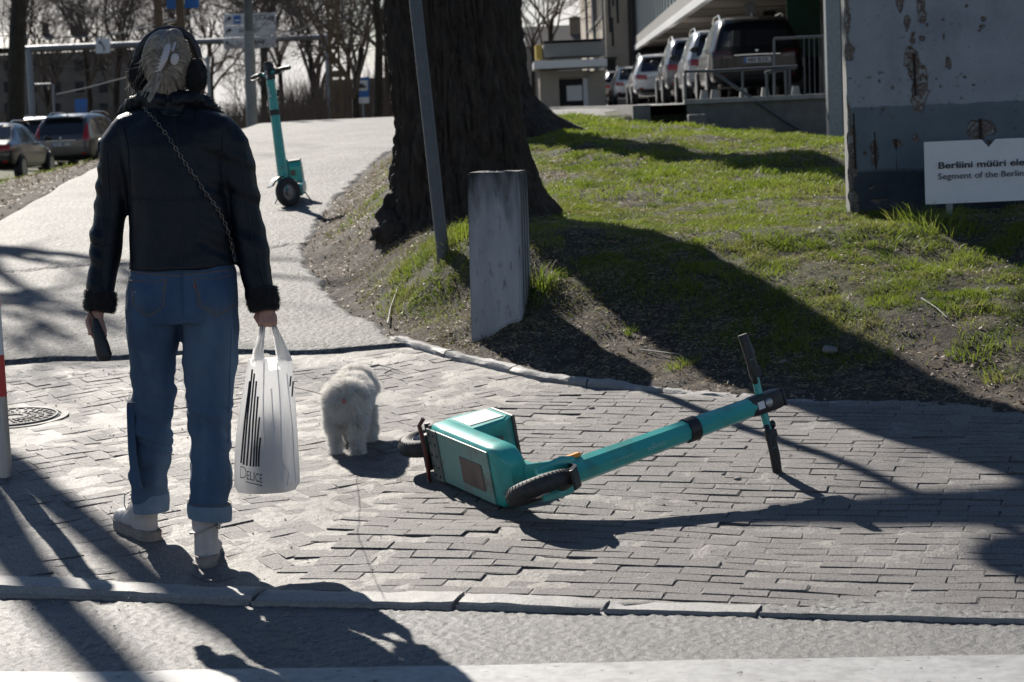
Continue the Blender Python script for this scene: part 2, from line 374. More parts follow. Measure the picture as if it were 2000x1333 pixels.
def axis(lo, hi, step, out_lo, out_hi, g=1.18):
    a = list(np.arange(lo, hi, step)); s = step; v = lo; pre = []
    while v > out_lo: s *= g; v -= s; pre.append(v)
    s = step; v = a[-1]
    while v < out_hi: s *= g; v += s; a.append(v)
    return np.array(pre[::-1] + a)
def grid_mesh(name, X, Y, Z, attrs=None):
    ny, nx = X.shape; V = np.stack([X, Y, Z], -1).reshape(-1, 3)
    i = np.arange(ny - 1)[:, None] * nx + np.arange(nx - 1)[None]; F = np.stack([i, i + 1, i + nx + 1, i + nx], -1).reshape(-1, 4)
    me = mesh_np(name, V, F, True)
    for k, v in (attrs or {}).items():
        at = me.attributes.new(k, 'FLOAT', 'POINT'); at.data.foreach_set('value', np.asarray(v, np.float32).ravel())
    return me
xs = axis(-5.6, 6.6, .05, -420, 420); ys = axis(8.0, 31.5, .075, -60, 900)
X, Y = np.meshgrid(xs, ys)
Z = ground_z(X, Y)
E = edge_dist(X, Y); L = left_dist(X, Y)
near = (1 - sstep(25, 45, Y))
Z = Z + np.where((E > 0) | (L > 0), (fbm2(X * 7, Y * 7, 4, 21) - .5) * .05 * near + (fbm2(X * 30, Y * 30, 2, 31) - .5) * .012 * near, 0)
def grass_amount(X, Y):
    E = edge_dist(X, Y); L = left_dist(X, Y)
    n = fbm2(X * 1.6, Y * 1.6, 4, 41); n2 = fbm2(X * 5, Y * 5, 3, 43)
    g = sstep(.35, 1.1, E + (n - .5) * 1.6) * sstep(.34, .60, n * .6 + n2 * .4 + .10)
    g = g * (1 - .75 * np.exp(-(((X - .1) / .9) ** 2 + ((Y - 10.5) / .5) ** 2)))
    g = np.maximum(g, .95 * np.exp(-(((X + .40) / .5) ** 2 + ((Y - 12.2) / .8) ** 2)) * sstep(.05, .3, E)) 
    gl = sstep(.9, 2.0, L + (n - .5) * 2.2) * sstep(.3, .5, n2 + .08)
    return np.clip(np.maximum(np.where(E > 0, g, 0), np.where(L > 0, gl, 0)), 0, 1)
GA = grass_amount(X, Y)
me = grid_mesh('ground', X, Y, Z, {'grassy': GA})
gm = bpy.data.materials.new('earth_and_turf'); gm.use_nodes = True; n = gm.node_tree.nodes; l = gm.node_tree.links; b = n['Principled BSDF']; b.inputs['Roughness'].default_value = .9; b.inputs['Specular IOR Level'].default_value = .35
tc = n.new('ShaderNodeTexCoord')
def NZ(sc, det=8, ro=.65):
    q = n.new('ShaderNodeTexNoise'); q.inputs['Scale'].default_value = sc; q.inputs['Detail'].default_value = det; q.inputs['Roughness'].default_value = ro; l.new(tc.outputs['Object'], q.inputs['Vector']); return q.outputs['Fac']
def CR(f, st):
    r = n.new('ShaderNodeValToRGB'); l.new(f, r.inputs[0]); r.color_ramp.elements[0].position = st[0][0]; r.color_ramp.elements[0].color = (*st[0][1], 1); r.color_ramp.elements[1].position = st[-1][0]; r.color_ramp.elements[1].color = (*st[-1][1], 1)
    for p_, c_ in st[1:-1]: r.color_ramp.elements.new(p_).color = (*c_, 1)
    return r.outputs[0]
soil = CR(NZ(14), [(.3, (.018, .014, .011)), (.5, (.048, .037, .028)), (.62, (.10, .08, .062)), (.75, (.21, .18, .14))])
turf = CR(NZ(10), [(.3, (.018, .026, .008)), (.5, (.045, .055, .016)), (.7, (.12, .105, .05))])
at = n.new('ShaderNodeAttribute'); at.attribute_name = 'grassy'; mx = n.new('ShaderNodeMix'); mx.data_type = 'RGBA'
mr = n.new('ShaderNodeMath'); mr.operation = 'MULTIPLY'; mr.inputs[1].default_value = .8; l.new(at.outputs['Fac'], mr.inputs[0]); l.new(mr.outputs[0], mx.inputs[0]); l.new(soil, mx.inputs[6]); l.new(turf, mx.inputs[7]); l.new(mx.outputs[2], b.inputs['Base Color'])
bp = n.new('ShaderNodeBump'); bp.inputs['Strength'].default_value = 1; bp.inputs['Distance'].default_value = .012; l.new(NZ(45, 6, .7), bp.inputs['Height']); l.new(bp.outputs[0], b.inputs['Normal'])
part('ground', me, gm, kind='structure')

# road (coarse asphalt) and its white marking
rx = np.arange(-3.2, 3.2, .008); ry = np.arange(4.6, 7.2, .008); RX, RY = np.meshgrid(rx, ry)
Zr = -.05 + (fbm2(RX * 2, RY * 2, 3, 51) - .5) * .012 + (vn2(RX * 80, RY * 80, 53)) * .005 + (vn2(RX * 45 + 9, RY * 45, 54)) * .004
part('road', grid_mesh('road', RX, RY, Zr), M_['road'], kind='structure')
far = MB().add([(-60, -25, -.062), (60, -25, -.062), (60, 7.15, -.062), (-60, 7.15, -.062)], [(0, 1, 2, 3)])
part('road_far', far, M_['road'], kind='structure').name = 'road_surface'
bx = np.arange(-3.2, 3.2, .01); k = -.1; bw = np.linspace(0, 1, 60)
WX = np.tile(bx, (60, 1)); yfar = 5.676 + k * WX + (fbm2(WX * 9, WX * 0, 3, 61) - .5) * .012
WY = yfar - .62 * bw[:, None]; WZ = -.05 + (fbm2(WX * 2, WY * 2, 3, 51) - .5) * .012 + .0066 + vn2(WX * 60, WY * 60, 62) * .0012
part('road_marking', grid_mesh('road_marking', WX, WY, WZ), M_['paint'], kind='structure')

# asphalt footpath climbing to the crest
def apron(x): return 11.05 + .06 * np.sin(x * 2.1) + .04 * np.sin(x * 7)
py_ = np.concatenate([np.arange(0, 8, .04), np.arange(8, 34, .12)]); t_ = np.linspace(0, 1, 260)
PY = apron(0) + np.tile(py_[:, None], (1, 260)); xl = np.interp(PY, LY, LX) - .05; xr = np.interp(PY, EY[::-1], EX[::-1]) + .06 + (fbm2(PY * 5, PY * 0, 3, 71) - .5) * .14
xr = np.where(PY > 30, xr + (PY - 30) * 0.5, xr)
PX = xl + (xr - xl) * t_; PY2 = PY + np.where(py_[:, None] < .01, 0, 0) + (apron(PX) - apron(0)) * np.clip(1 - py_[:, None] / 1.5, 0, 1)
PZ = np.interp(PY2, YB, ZB) + .012 + (fbm2(PX * .8, PY2 * .8, 3, 72) - .5) * .05 * np.clip((py_[:, None]) / 1.0, 0, 1)
e0 = (PZ[0] * 0 + pave_z(PX[0], PY2[0]) + .018); w0 = np.clip(1 - py_[:, None] / .5, 0, 1); PZ = PZ * (1 - w0) + (e0[None] + py_[:, None] * .06) * w0
te = np.minimum(PX - xl, xr - PX); PZ = PZ - .045 * (1 - sstep(0, .10, te))
PZ[0] -= .05
for (cx0, cy0, cx1, cy1, dp) in ((-4, 14.6, -1.4, 15.6, .02), (-4, 22.0, -1.5, 20.6, .012)):
    yy = cy0 + (PX - cx0) / (cx1 - cx0) * (cy1 - cy0) + (fbm2(PX * 4, PX * 0, 3, 75) - .5) * .25
    PZ -= dp * np.exp(-((PY2 - yy) / .05) ** 2)
part('footpath', grid_mesh('footpath', PX, PY2, PZ), M_['path'], kind='structure')
# wide crossing road at the crest
cr = MB(); xs2 = np.linspace(-5.0, 1.2, 20)
CX, CY = np.meshgrid(np.linspace(-4.05, 1.6, 30), np.linspace(31.0, 50, 30))
part('crest_road', grid_mesh('crest_road', CX, CY, np.interp(CY, YB, ZB) + .035 - .04 * sstep(31.8, 31, CY) - .0 * CX), M_['path'], kind='structure').name = 'side_road'

# ---------------- pavement of small bricks
A0 = R(-16.5); UX = np.array([math.cos(A0), math.sin(A0)]); VX = np.array([-math.sin(A0), math.cos(A0)]); O0 = np.array([0, 6.285])
sx = np.arange(-4.4, 5.2, .04); sy = np.arange(5.6, 11.4, .04); SX, SY = np.meshgrid(sx, sy)
SZ = pave_z(SX, SY) - .0032 + (fbm2(SX * 11, SY * 11, 4, 81) - .5) * .012 + (fbm2(SX * 2.2, SY * 2.2, 3, 83) - .5) * .010
vv = (SX - O0[0]) * VX[0] + (SY - O0[1]) * VX[1]; SZ = np.where(vv < .06, -.4, SZ)
SZ = np.where(edge_dist(SX, SY) > .1, SZ - .25, SZ)
pav = part('pavement', grid_mesh('pavement', SX, SY, SZ), M_['sand'], kind='structure')
def brick_mesh(i, L=.2025, W=.0725, H=.05):
    rg = random.Random(i); bm = bmesh.new(); bmesh.ops.create_cube(bm, size=1, matrix=Matrix.Diagonal((L, W, H, 1)))
    bmesh.ops.delete(bm, geom=[f for f in bm.faces if f.normal.z < -.5], context='FACES')
    bmesh.ops.bevel(bm, geom=[e for e in bm.edges if all(v.co.z > 0 for v in e.verts)], offset=.003, segments=1, affect='EDGES')
    for v in bm.verts:
        v.co.x += rg.uniform(-.003, .003); v.co.y += rg.uniform(-.003, .003)
        if v.co.z > 0: v.co.z += rg.uniform(-.0012, .0012)
    bmesh.ops.recalc_face_normals(bm, faces=bm.faces)
    me = bpy.data.meshes.new('brick'); bm.to_mesh(me); bm.free(); me.materials.append(M_['brick']); return me
BM = [brick_mesh(i) for i in range(10)]; BH = [brick_mesh(i, .151, .0745) for i in range(10)]
bricks = []
def keep(x, y, v):
    if v < .168 or y > apron(x) - .02: return False
    if float(edge_dist(x, y)) > -.07: return False
    if abs(x) > y * .262 + .25: return False
    for (hx, hy, hr) in HOLES:
        if ((x - hx) / hr) ** 2 + ((y - hy) / (hr * .5)) ** 2 < 1: return False
    mx_, my_ = MANH.x, MANH.y
    return (x - mx_) ** 2 + (y - my_) ** 2 > .26 ** 2
MANH = G(26, 819, pz)
HOLES = [(G(px, py, pz).x, G(px, py, pz).y, r) for px, py, r in ((1090, 1097, .10), (1000, 1040, .16), (770, 1050, .13), (560, 1010, .13), (770, 1132, .10), (960, 1132, .13), (190, 1100, .16), (600, 1140, .12), (60, 950, .25), (15, 1000, .25))]
UB = -.95
for r in range(-2, 84):
    off = (r % 2) * .1025 + (hsh(np.array(r), np.array(3)) - .5) * .012
    for c in range(-8, 24):
        u = UB + .1025 + c * .205 + off - .1025 + .002 * math.sin(r); v = .19 + r * .0745
        if u < UB + .05: continue
        x, y = O0 + UX * u + VX * v
        if keep(x, y, v): bricks.append((x, y, A0))
hc, hs = math.cos(R(45)), math.sin(R(45))
for i in range(-70, 70):
    for j in range(-70, 70):
        t = (i - j) % 4
        if t == 0: ci, cj, a = i + 1.0, j + .5, 0
        elif t == 3: ci, cj, a = i + .5, j + 1.0, R(90)
        else: continue
        q = .0775; uu = UB - 1.5 + (ci * hc - cj * hs) * q; v = .9 + (ci * hs + cj * hc) * q
        if uu > UB + .02: continue
        x, y = O0 + UX * uu + VX * v
        if keep(x, y, v): bricks.append((x, y, A0 + R(45) + a + 100))
bricks.sort(key=lambda b: b[1])
print('bricks', len(bricks))
HI = []
rest = []
for i, (x, y, a) in enumerate(bricks):
    hb_ = a > 50; a = a - 100 if hb_ else a
    h = random.gauss(0, .0009) + (random.choice([-.010, .003]) if random.random() < .04 else 0) - (.003 if hb_ else 0)
    e = .08; zx = (pz(x + e, y) - pz(x - e, y)) / (2 * e); zy = (pz(x, y + e) - pz(x, y - e)) / (2 * e)
    nrm = Vector((-zx + random.gauss(0, .006), -zy + random.gauss(0, .008), 1)).normalized()
    ux = Vector((math.cos(a), math.sin(a), 0)); ux = (ux - nrm * ux.dot(nrm)).normalized(); vy = nrm.cross(ux)
    M = Matrix.Translation((x, y, pz(x, y) - .025 + h)) @ Matrix((ux, vy, nrm)).transposed().to_4x4() @ Matrix.Rotation(random.gauss(0, .008), 4, 'Z')
    if i < 300:
        o = link(bpy.data.objects.new('brick', (BH if hb_ else BM)[i % 10])); o.matrix_world = M; o.parent = pav
    else: rest.append((M, (BH if hb_ else BM)[i % 10]))
Vs = []; Fs = []; b0 = 0
allb = bmesh.new()
for M, me_ in rest:
    bm = bmesh.new(); bm.from_mesh(me_); bm.transform(M); tmp = bpy.data.meshes.new('t'); bm.to_mesh(tmp); bm.free(); allb.from_mesh(tmp); bpy.data.meshes.remove(tmp)
me = bpy.data.meshes.new('far_bricks'); allb.to_mesh(me); allb.free()
part('far_bricks', me, M_['brick'], pav, kind='stuff')

# granite kerb: stones end to end
kr = link(bpy.data.objects.new('kerb', None)); tag(kr, kind='structure')
kx = [G(px, 1160, pz).x for px in (-260, 435, 865, 1165, 1455, 2300)]
cuts = [(-2.8), -1.62 + .62, -.21, .20, .60, 1.05, 2.4]
us = [-2.9, -.88, -.22, .24, .70, 1.95, 3.0]
for i in range(len(us) - 1):
    ua, ub = us[i] + .006, us[i + 1] - .006; n_ = max(6, int((ub - ua) / .04)); rings = []
    dz = [.010, .006, .002, -.004, -.008, -.012][i]; dv = [.0, -.010, .004, 0, .006, .01][i]; tw = random.gauss(0, .006)
    for k in range(n_ + 1):
        u = ua + (ub - ua) * k / n_; x, y = O0 + UX * u; zt = pz(x, y + .1) + .004 + dz + tw * (k / n_ - .5); j = lambda a=.004: random.uniform(-a, a)
        w = .14 if i < 4 else .12; ed = .02 if 0 < k < n_ else .03
        prof = [(-.0 + dv, -.2), (.0 + dv + j(), -.03), (.004 + dv + j(), zt - .03 + j()), (ed + dv + j(), zt - .004 + j(.002)), (w * .5, zt + .003 + j(.003)), (w - .015 + j(), zt + j(.003)), (w, zt - .02), (w, -.2)]
        rings.append([(O0[0] + UX[0] * u + VX[0] * v, O0[1] + UX[1] * u + VX[1] * v, z) for v, z in prof])
    mb = MB().loft(rings); part('kerb_stone', mb, M_['kerb'], kr, smooth=True)

# low edging between pavement and bank
ed = link(bpy.data.objects.new('edging', None)); tag(ed, kind='structure')
ex = EX[6:13]; ey = EY[6:13]; pts = [Vector((ex[i], ey[i], 0)) for i in range(7)]
full = []
for i in range(6):
    for k in range(12): full.append(pts[i].lerp(pts[i + 1], k / 12))
full.append(pts[-1])
i = 0
while i < 60:
    seg = full[i:i + 11]; rings = []
    for k, p in enumerate(seg):
        t = (seg[min(k + 1, len(seg) - 1)] - seg[max(k - 1, 0)]).normalized(); nn = Vector((-t.y, t.x, 0)); q = p + (t * .006 if k == 0 else (-t * .006 if k == len(seg) - 1 else Vector()))
        sink = .0 if q.x < .5 else -.012 - (q.x - .5) * .022; z0 = pz(q.x, q.y) + .022 + sink; j = lambda: random.uniform(-.004, .004)
        rings.append([(q + nn * a + Vector((0, 0, z0 + b_))) for a, b_ in ((-.035, -.12), (-.035 + j(), -.01 + j()), (-.02 + j(), .004 + j()), (.02 + j(), .005 + j()), (.04 + j(), -.01), (.04, -.12))])
    part('edging_stone', MB().loft(rings), M_['kerb'], ed, smooth=True); i += 10

# manhole cover
mh = root('manhole_cover', (MANH.x, MANH.y, pz(MANH.x, MANH.y) + .002), 'round cast iron manhole cover set in the brick pavement beside the bollard', 'manhole cover', rot=Matrix.Rotation(R(3.4), 3, 'X') @ Matrix.Diagonal((.70, .70, 1)).to_3x3())
part('outer_ring', MB().lathe([(.31, -.03), (.31, .004), (.355, .006), (.36, -.03)], n=40, cap=False), M_['iron'], mh, True, True)
part('lid', MB().lathe([(.300, -.03), (.300, .003), (.295, .005), (.02, .005)], n=40), M_['iron'], mh, True, True)
rib = MB()
for k in range(26):
    a = k * 2 * math.pi / 26
    for rr in (.08, .13, .18, .235):
        c = Vector((math.cos(a + rr * 2) * rr, math.sin(a + rr * 2) * rr, .007)); rib.box(c, (.034, .014, .007), Matrix.Rotation(a + .6, 3, 'Z'))
for r0 in (.275,): rib.lathe([(r0, .004), (r0, .011), (r0 + .012, .011), (r0 + .012, .004)], n=40, cap=False)
part('raised_ribs', rib, M_['iron'], mh, False, True)

# ---------------- grass, leaf litter, grit
def scatter(N, x0, x1, y0, y1, dens, seed):
    rg = np.random.default_rng(seed); x = rg.uniform(x0, x1, N); y = rg.uniform(y0, y1, N)
    ok = (rg.random(N) < dens(x, y)) & (np.abs(x) < y * .25 + .35); return x[ok], y[ok]
tree_c = P(905, 400, 13.8)
def gd(x, y):
    g = grass_amount(x, y); c = fbm2(x * 9, y * 9, 3, 91); c2 = vn2(x * 2.3, y * 2.3, 93)
    d = g * sstep(.30, .62, c) * (.35 + .65 * sstep(.25, .6, c2))
    return d * (((x - tree_c.x) / .62) ** 2 + ((y - tree_c.y) / .62) ** 2 > 1)
def blades(N, x0, x1, y0, y1, hm, wm, seed):
    x, y = scatter(N, x0, x1, y0, y1, gd, seed); n = len(x); rg = np.random.default_rng(seed + 1)
    tall = sstep(.5, .75, fbm2(x * 3.1, y * 3.1, 3, 97))
    h = hm * (rg.uniform(.45, 1.2, n) + tall * .9); a = rg.uniform(0, 6.283, n); le = h * rg.uniform(.25, 1.2, n)
    z = ground_z(x, y) + (fbm2(x * 7, y * 7, 4, 21) - .5) * .05 * (1 - sstep(25, 45, y)) - .004
    p0 = np.stack([x, y, z], -1); dr = np.stack([np.cos(a), np.sin(a), 0 * a], -1)
    p1 = p0 + dr * (le * .3)[:, None] + np.stack([0 * h, 0 * h, h * .62], -1); p2 = p0 + dr * le[:, None] + np.stack([0 * h, 0 * h, h], -1)
    return ribbons(np.stack([p0, p1, p2], 1), wm * rg.uniform(.6, 1.3, n), seed=seed)
gs = [blades(420000, -2.2, 3.4, 8.8, 14.5, .024, .0042, 101), blades(300000, -2.2, 5.2, 14.5, 22, .032, .0065, 103), blades(160000, -2, 7.5, 22, 31, .045, .012, 105), blades(130000, -8.5, -3.6, 13, 34, .05, .011, 107)]
V = np.concatenate([g[0] for g in gs]); o_ = 0; Fl = []
for g in gs: Fl.append(g[1] + o_); o_ += len(g[0])
me = mesh_np('grass', V, np.concatenate(Fl)); print('grass quads', len(me.polygons)); part('grass', me, M_['grass'], kind='stuff')
DRY = True
# tufts, as seen at the pillar, at the wall and on the slope
tv = []; tf = []; o_ = 0
def tuft(p, n, h, spread, seed, zoff=0):
    global o_
    rg = np.random.default_rng(seed); a = rg.uniform(0, 6.28, n); r_ = spread * np.sqrt(rg.random(n)); x = p.x + np.cos(a) * r_; y = p.y + np.sin(a) * r_; z = ground_z(x, y) - .01
    hh = h * rg.uniform(.4, 1.1, n); b_ = a + rg.normal(0, .6, n); le = hh * rg.uniform(.2, .9, n); d = np.stack([np.cos(b_), np.sin(b_), 0 * b_], -1); p0 = np.stack([x, y, z], -1)
    ks = [p0 + d * (le * t ** 1.8)[:, None] + np.stack([0 * hh, 0 * hh, hh * (t - .25 * t * t) / .75], -1) for t in (0, .4, .75, 1)]
    v, f = ribbons(np.stack(ks, 1), .0045 * rg.uniform(.6, 1.4, n), seed=seed); tv.append(v); tf.append(f + o_); o_ += len(v)
for k, (px, py, n_, h, sp) in enumerate([(1055, 565, 130, .13, .07), (1050, 585, 90, .09, .10), (900, 470, 200, .11, .16), (860, 480, 160, .09, .15), (820, 500, 150, .08, .2), (1815, 445, 260, .12, .22), (1840, 455, 130, .10, .2), (1700, 470, 130, .06, .2), (1340, 715, 60, .06, .06), (1232, 655, 40, .06, .04), (1320, 722, 40, .05, .05), (1180, 365, 200, .08, .5), (1300, 375, 200, .08, .5), (1600, 370, 260, .09, .5), (1450, 360, 200, .08, .5), (1900, 690, 160, .05, .12), (1960, 740, 120, .05, .1), (1870, 600, 140, .05, .14), (1740, 590, 120, .05, .12), (1160, 380, 100, .08, .3), (1080, 410, 100, .06, .2)]):
    tuft(G(px, py), n_, h, sp, 200 + k)
part('grass_tufts', mesh_np('grass_tufts', np.concatenate(tv), np.concatenate(tf)), M_['grass'], kind='stuff')
def litter(N, x0, x1, y0, y1, dens, size, seed, lift=.004, zf=None):
    x, y = scatter(N, x0, x1, y0, y1, dens, seed); n = len(x); rg = np.random.default_rng(seed); s = size * rg.uniform(.4, 1.3, n); a = rg.uniform(0, 6.28, n)
    z = (zf(x, y) if zf else ground_z(x, y) + (fbm2(x * 7, y * 7, 4, 21) - .5) * .05) + lift; V = []
    tl = rg.normal(0, .45, n); tl2 = rg.normal(0, .35, n)
    for ux, uy in ((-1, 0), (-.1, -.55), (1, 0), (.1, .5)):
        X_ = x + s * (ux * np.cos(a) - uy * np.sin(a)); Y_ = y + s * (ux * np.sin(a) + uy * np.cos(a)); V.append(np.stack([X_, Y_, z + s * (ux * tl + uy * tl2) + s * .3 * (abs(ux) > .5)], -1))
    V = np.stack(V, 1).reshape(-1, 3); F = (np.arange(n) * 4)[:, None] + np.array([[0, 1, 2, 3]]); return mesh_np('l', V, F)
dirt = lambda x, y: np.where(edge_dist(x, y) > -.12, 1 - .75 * grass_amount(x, y), 0) * sstep(.35, .6, fbm2(x * 4, y * 4, 3, 95))
part('leaf_litter', litter(30000, -2.2, 3.4, 8.5, 20, dirt, .013, 301), M_['leaf'], kind='stuff')
dl = lambda x, y: np.where(left_dist(x, y) > -.05, 1, 0) * sstep(.35, .6, fbm2(x * 4, y * 4, 3, 95))
part('leaf_litter', litter(9000, -8, -3.6, 13, 30, dl, .022, 303), M_['leaf'], kind='stuff')
def pebbles(N, box_, dens, size, seed, zf):
    x, y = scatter(N, *box_, dens, seed); n = len(x); rg = np.random.default_rng(seed); s = size * (rg.random(n) ** 2 * 1.3 + .3); z = zf(x, y)
    a = rg.uniform(0, 6.28, n); O8 = [(1, 0, 0), (0, 1, 0), (-1, 0, 0), (0, -1, 0), (0, 0, .7), (0, 0, -.7)]; V = []
    for ux, uy, uz in O8: V.append(np.stack([x + s * (ux * np.cos(a) - uy * np.sin(a) * .8), y + s * (ux * np.sin(a) + uy * np.cos(a) * .8), z + s * uz], -1))
    V = np.stack(V, 1).reshape(-1, 3); F = (np.arange(n) * 6)[:, None, None] + np.array([[[0, 1, 4], [1, 2, 4], [2, 3, 4], [3, 0, 4], [1, 0, 5], [2, 1, 5], [3, 2, 5], [0, 3, 5]]]); return mesh_np('p', V, F.reshape(-1, 3))
part('grit', pebbles(26000, (-1.8, 3.2, 8.6, 13), lambda x, y: np.where(edge_dist(x, y) > -.3, sstep(.4, .6, fbm2(x * 3, y * 3, 3, 96)) * (1 - .6 * grass_amount(x, y)), 0), .006, 311, ground_z), M_['pebble'], kind='stuff')
part('grit', pebbles(5200, (-2.2, 2.4, 6.2, 11), lambda x, y: np.where(edge_dist(x, y) < 0, sstep(.5, .75, fbm2(x * 3, y * 3, 3, 98)) * .8 + .08, 0), .0035, 313, lambda x, y: pave_z(x, y) + .001), M_['pebble'], kind='stuff')
part('grit', pebbles(500, (-3.5, -1, 12, 22), lambda x, y: .5 + 0 * x, .004, 315, lambda x, y: np.interp(y, YB, ZB) + .015), M_['pebble'], kind='stuff')

# dead blades lying in the turf
def dead(N, x0, x1, y0, y1, ln, wm, seed):
    x, y = scatter(N, x0, x1, y0, y1, lambda x, y: np.where((edge_dist(x, y) > .1) | (left_dist(x, y) > .2), .25 + .75 * sstep(.42, .62, fbm2(x * 2.4, y * 2.4, 3, 99)), 0), seed); n = len(x); rg = np.random.default_rng(seed)
    z = ground_z(x, y) + (fbm2(x * 7, y * 7, 4, 21) - .5) * .05 * (1 - sstep(25, 45, y)) + rg.uniform(.002, .016, n); a = rg.uniform(0, 6.28, n); l_ = ln * rg.uniform(.4, 1.2, n)
    p0 = np.stack([x, y, z], -1); dr = np.stack([np.cos(a), np.sin(a), 0 * a], -1) * l_[:, None]; up = np.stack([0 * a, 0 * a, rg.uniform(-.1, .5, n) * l_], -1)
    return ribbons(np.stack([p0, p0 + dr * .5 + up * .8, p0 + dr + up * .6], 1), wm * rg.uniform(.6, 1.4, n), seed=seed)
g1 = dead(90000, -2.2, 3.4, 8.8, 14.5, .030, .0035, 401); g2 = dead(60000, -2.2, 5.2, 14.5, 24, .045, .0055, 403); g3 = dead(25000, -8, -3.6, 13, 31, .05, .008, 405)
part('dead_grass', mesh_np('dead_grass', np.concatenate([g1[0], g2[0], g3[0]]), np.concatenate([g1[1], g2[1] + len(g1[0]), g3[1] + len(g1[0]) + len(g2[0])])), M_['straw'], kind='stuff')

# ------------------------------------------------------------------ large tree trunks
def trunk_mesh(base, prof, seed, H, roots, nth=300, nz=300, lean=(0, 0)):
    th = np.linspace(0, 2 * math.pi, nth, endpoint=False); tz = np.linspace(0, 1, nz) ** 1.25; TH, TZ = np.meshgrid(th, tz); ZZ = TZ * H
    zs, rs, cxs = zip(*prof); Rr = np.interp(ZZ, zs, rs); CXX = np.interp(ZZ, zs, cxs)
    for (a, amp, wdt, zf) in roots: Rr = Rr + amp * np.exp(-(((TH - a + math.pi) % (2 * math.pi) - math.pi) / wdt) ** 2) * np.exp(-ZZ / zf)
    p = np.stack([np.cos(TH) * 1.0, np.sin(TH) * 1.0, ZZ * .5 + .06 * np.sin(TH * 7 + ZZ * 3)], -1).reshape(-1, 3)
    furrow = np.abs(vn3(p * np.array([11, 11, 5.5]) + 3, seed) - .5) * 2; f2 = np.abs(vn3(p * np.array([24, 24, 26]), seed + 3) - .5) * 2; lump = vn3(p * np.array([1.6, 1.6, 2.5]), seed + 5) - .5
    Rr = Rr + np.minimum(furrow.reshape(Rr.shape) - .45, .18) * .075 + np.minimum(f2.reshape(Rr.shape) - .4, .1) * .045 + lump.reshape(Rr.shape) * .05
    Xc = base.x + CXX + np.cos(TH) * Rr; Yc = base.y + lean[1] * ZZ + np.sin(TH) * Rr * .95; V = np.stack([Xc, Yc, base.z - .15 + ZZ], -1).reshape(-1, 3)
    i = (np.arange(nz - 1)[:, None] * nth + np.arange(nth)[None]); j = (np.arange(nz - 1)[:, None] * nth + (np.arange(nth)[None] + 1) % nth)
    return mesh_np('trunk', V, np.stack([i, j, j + nth, i + nth], -1).reshape(-1, 4), True)
def grow(mb, p, d, r, L, depth, rg, sides=(7, 6, 5, 4, 3, 3), grav=.06, maxd=5, kids=(4, 5, 5, 4, 4), wig=.16):
    n = max(3, int(L / (.35 if depth < 2 else .2))); n = min(n, 9); pts = [p.copy()]; rs = [r]; q = p.copy(); dd = d.copy()
    for k in range(n):
        dd = (dd + Vector((rg.gauss(0, wig), rg.gauss(0, wig), rg.gauss(0, wig) + grav))).normalized(); q = q + dd * (L / n); pts.append(q.copy()); rs.append(r * (1 - .75 * (k + 1) / n) + .003)
    mb.tube(pts, rs, sides[min(depth, 5)], cap=False)
    if depth >= maxd: return
    for k in range(kids[min(depth, len(kids) - 1)]):
        t = rg.uniform(.25, 1.0) if depth else rg.uniform(.35, 1.0); i = min(int(t * n), n - 1); a = pts[i].lerp(pts[i + 1], t * n - i)
        ax = (pts[i + 1] - pts[i]).normalized(); side = ax.orthogonal().normalized(); side.rotate(Matrix.Rotation(rg.uniform(0, 6.28), 3, ax)); sp = rg.uniform(.45, 1.0)
        nd = (ax * math.cos(sp) + side * math.sin(sp)).normalized()
        grow(mb, a, nd, rs[i] * rg.uniform(.5, .72), L * rg.uniform(.45, .75), depth + 1, rg, sides, grav, maxd, kids, wig)
tb = P(905, 440, 14.4); tb = Vector((P(905, 430, 13.8).x, 13.8, gz(P(905, 430, 13.8).x, 13.8)))
k_ = 14.3 / FPX
t1 = root('large_tree', tb, 'huge dark furrowed tree trunk just behind the concrete pillar and slanting pole', 'tree')
prof = [(0, .53, .03), (.15, .475, .02), (.3, .44, .0), (.6, .405, .0), (1.0, .392, -.01), (1.8, .385, -.05), (3.2, .38, -.04), (5.2, .40, 0), (6.2, .34, .02)]
tr = part('trunk', trunk_mesh(tb, prof, 5, 6.2, [(math.pi * 1.10, .10, .30, .16), (math.pi * .98, .10, .2, .3), (-.25, .30, .30, .22), (-.9, .10, .25, .3), (4.3, .08, .3, .25), (1.3, .2, .4, .3), (2.3, .15, .3, .3)], 360, 620), M_['bark'], t1)
bl = MB().ell(P(764, 396, 13.7), (.075, .09, .08), n=12).ell(P(782, 394, 13.7), (.05, .06, .06), n=10).ell(P(760, 430, 13.65), (.10, .1, .10), n=10).ell(P(766, 452, 13.6), (.15, .1, .09), n=10)
part('burl', remesh(bl, .02, 3, 'burl', lambda v, n_: (vn3(v * 30, 3) - .5) * .03 + (vn3(v * 11, 4) - .5) * .08), M_['bark'], t1)
cw = MB(); rg = random.Random(12)
cw.tube([tb + Vector((-.1, 0, 3.75)), tb + Vector((-.55, .0, 3.85)), tb + Vector((-.95, -.05, 3.75)), tb + Vector((-1.3, -.1, 3.68)), tb + Vector((-1.6, -.1, 3.7))], [.26, .19, .14, .08, .03], 12)
for (dx, dy, dz, r_, L_) in ((-.55, -.1, .8, .20, 3.4), (.5, .25, .85, .22, 3.6), (.1, -.35, .9, .15, 3.0), (-.2, .5, .8, .18, 3.2), (.75, -.25, .5, .12, 2.8)):
    grow(cw, tb + Vector((0, 0, 5.9)), Vector((dx, dy, dz)).normalized(), r_, L_, 0, rg, maxd=3, kids=(5, 4, 4))
part('crown', cw, M_['bark'], t1, smooth=True)
t2b = Vector((P(940, 245, 22).x + .1, 22, gz(.1, 22)))
t2 = root('large_tree', t2b, 'dark tree trunk half hidden behind the huge trunk, its long root crossing the lawn', 'tree')
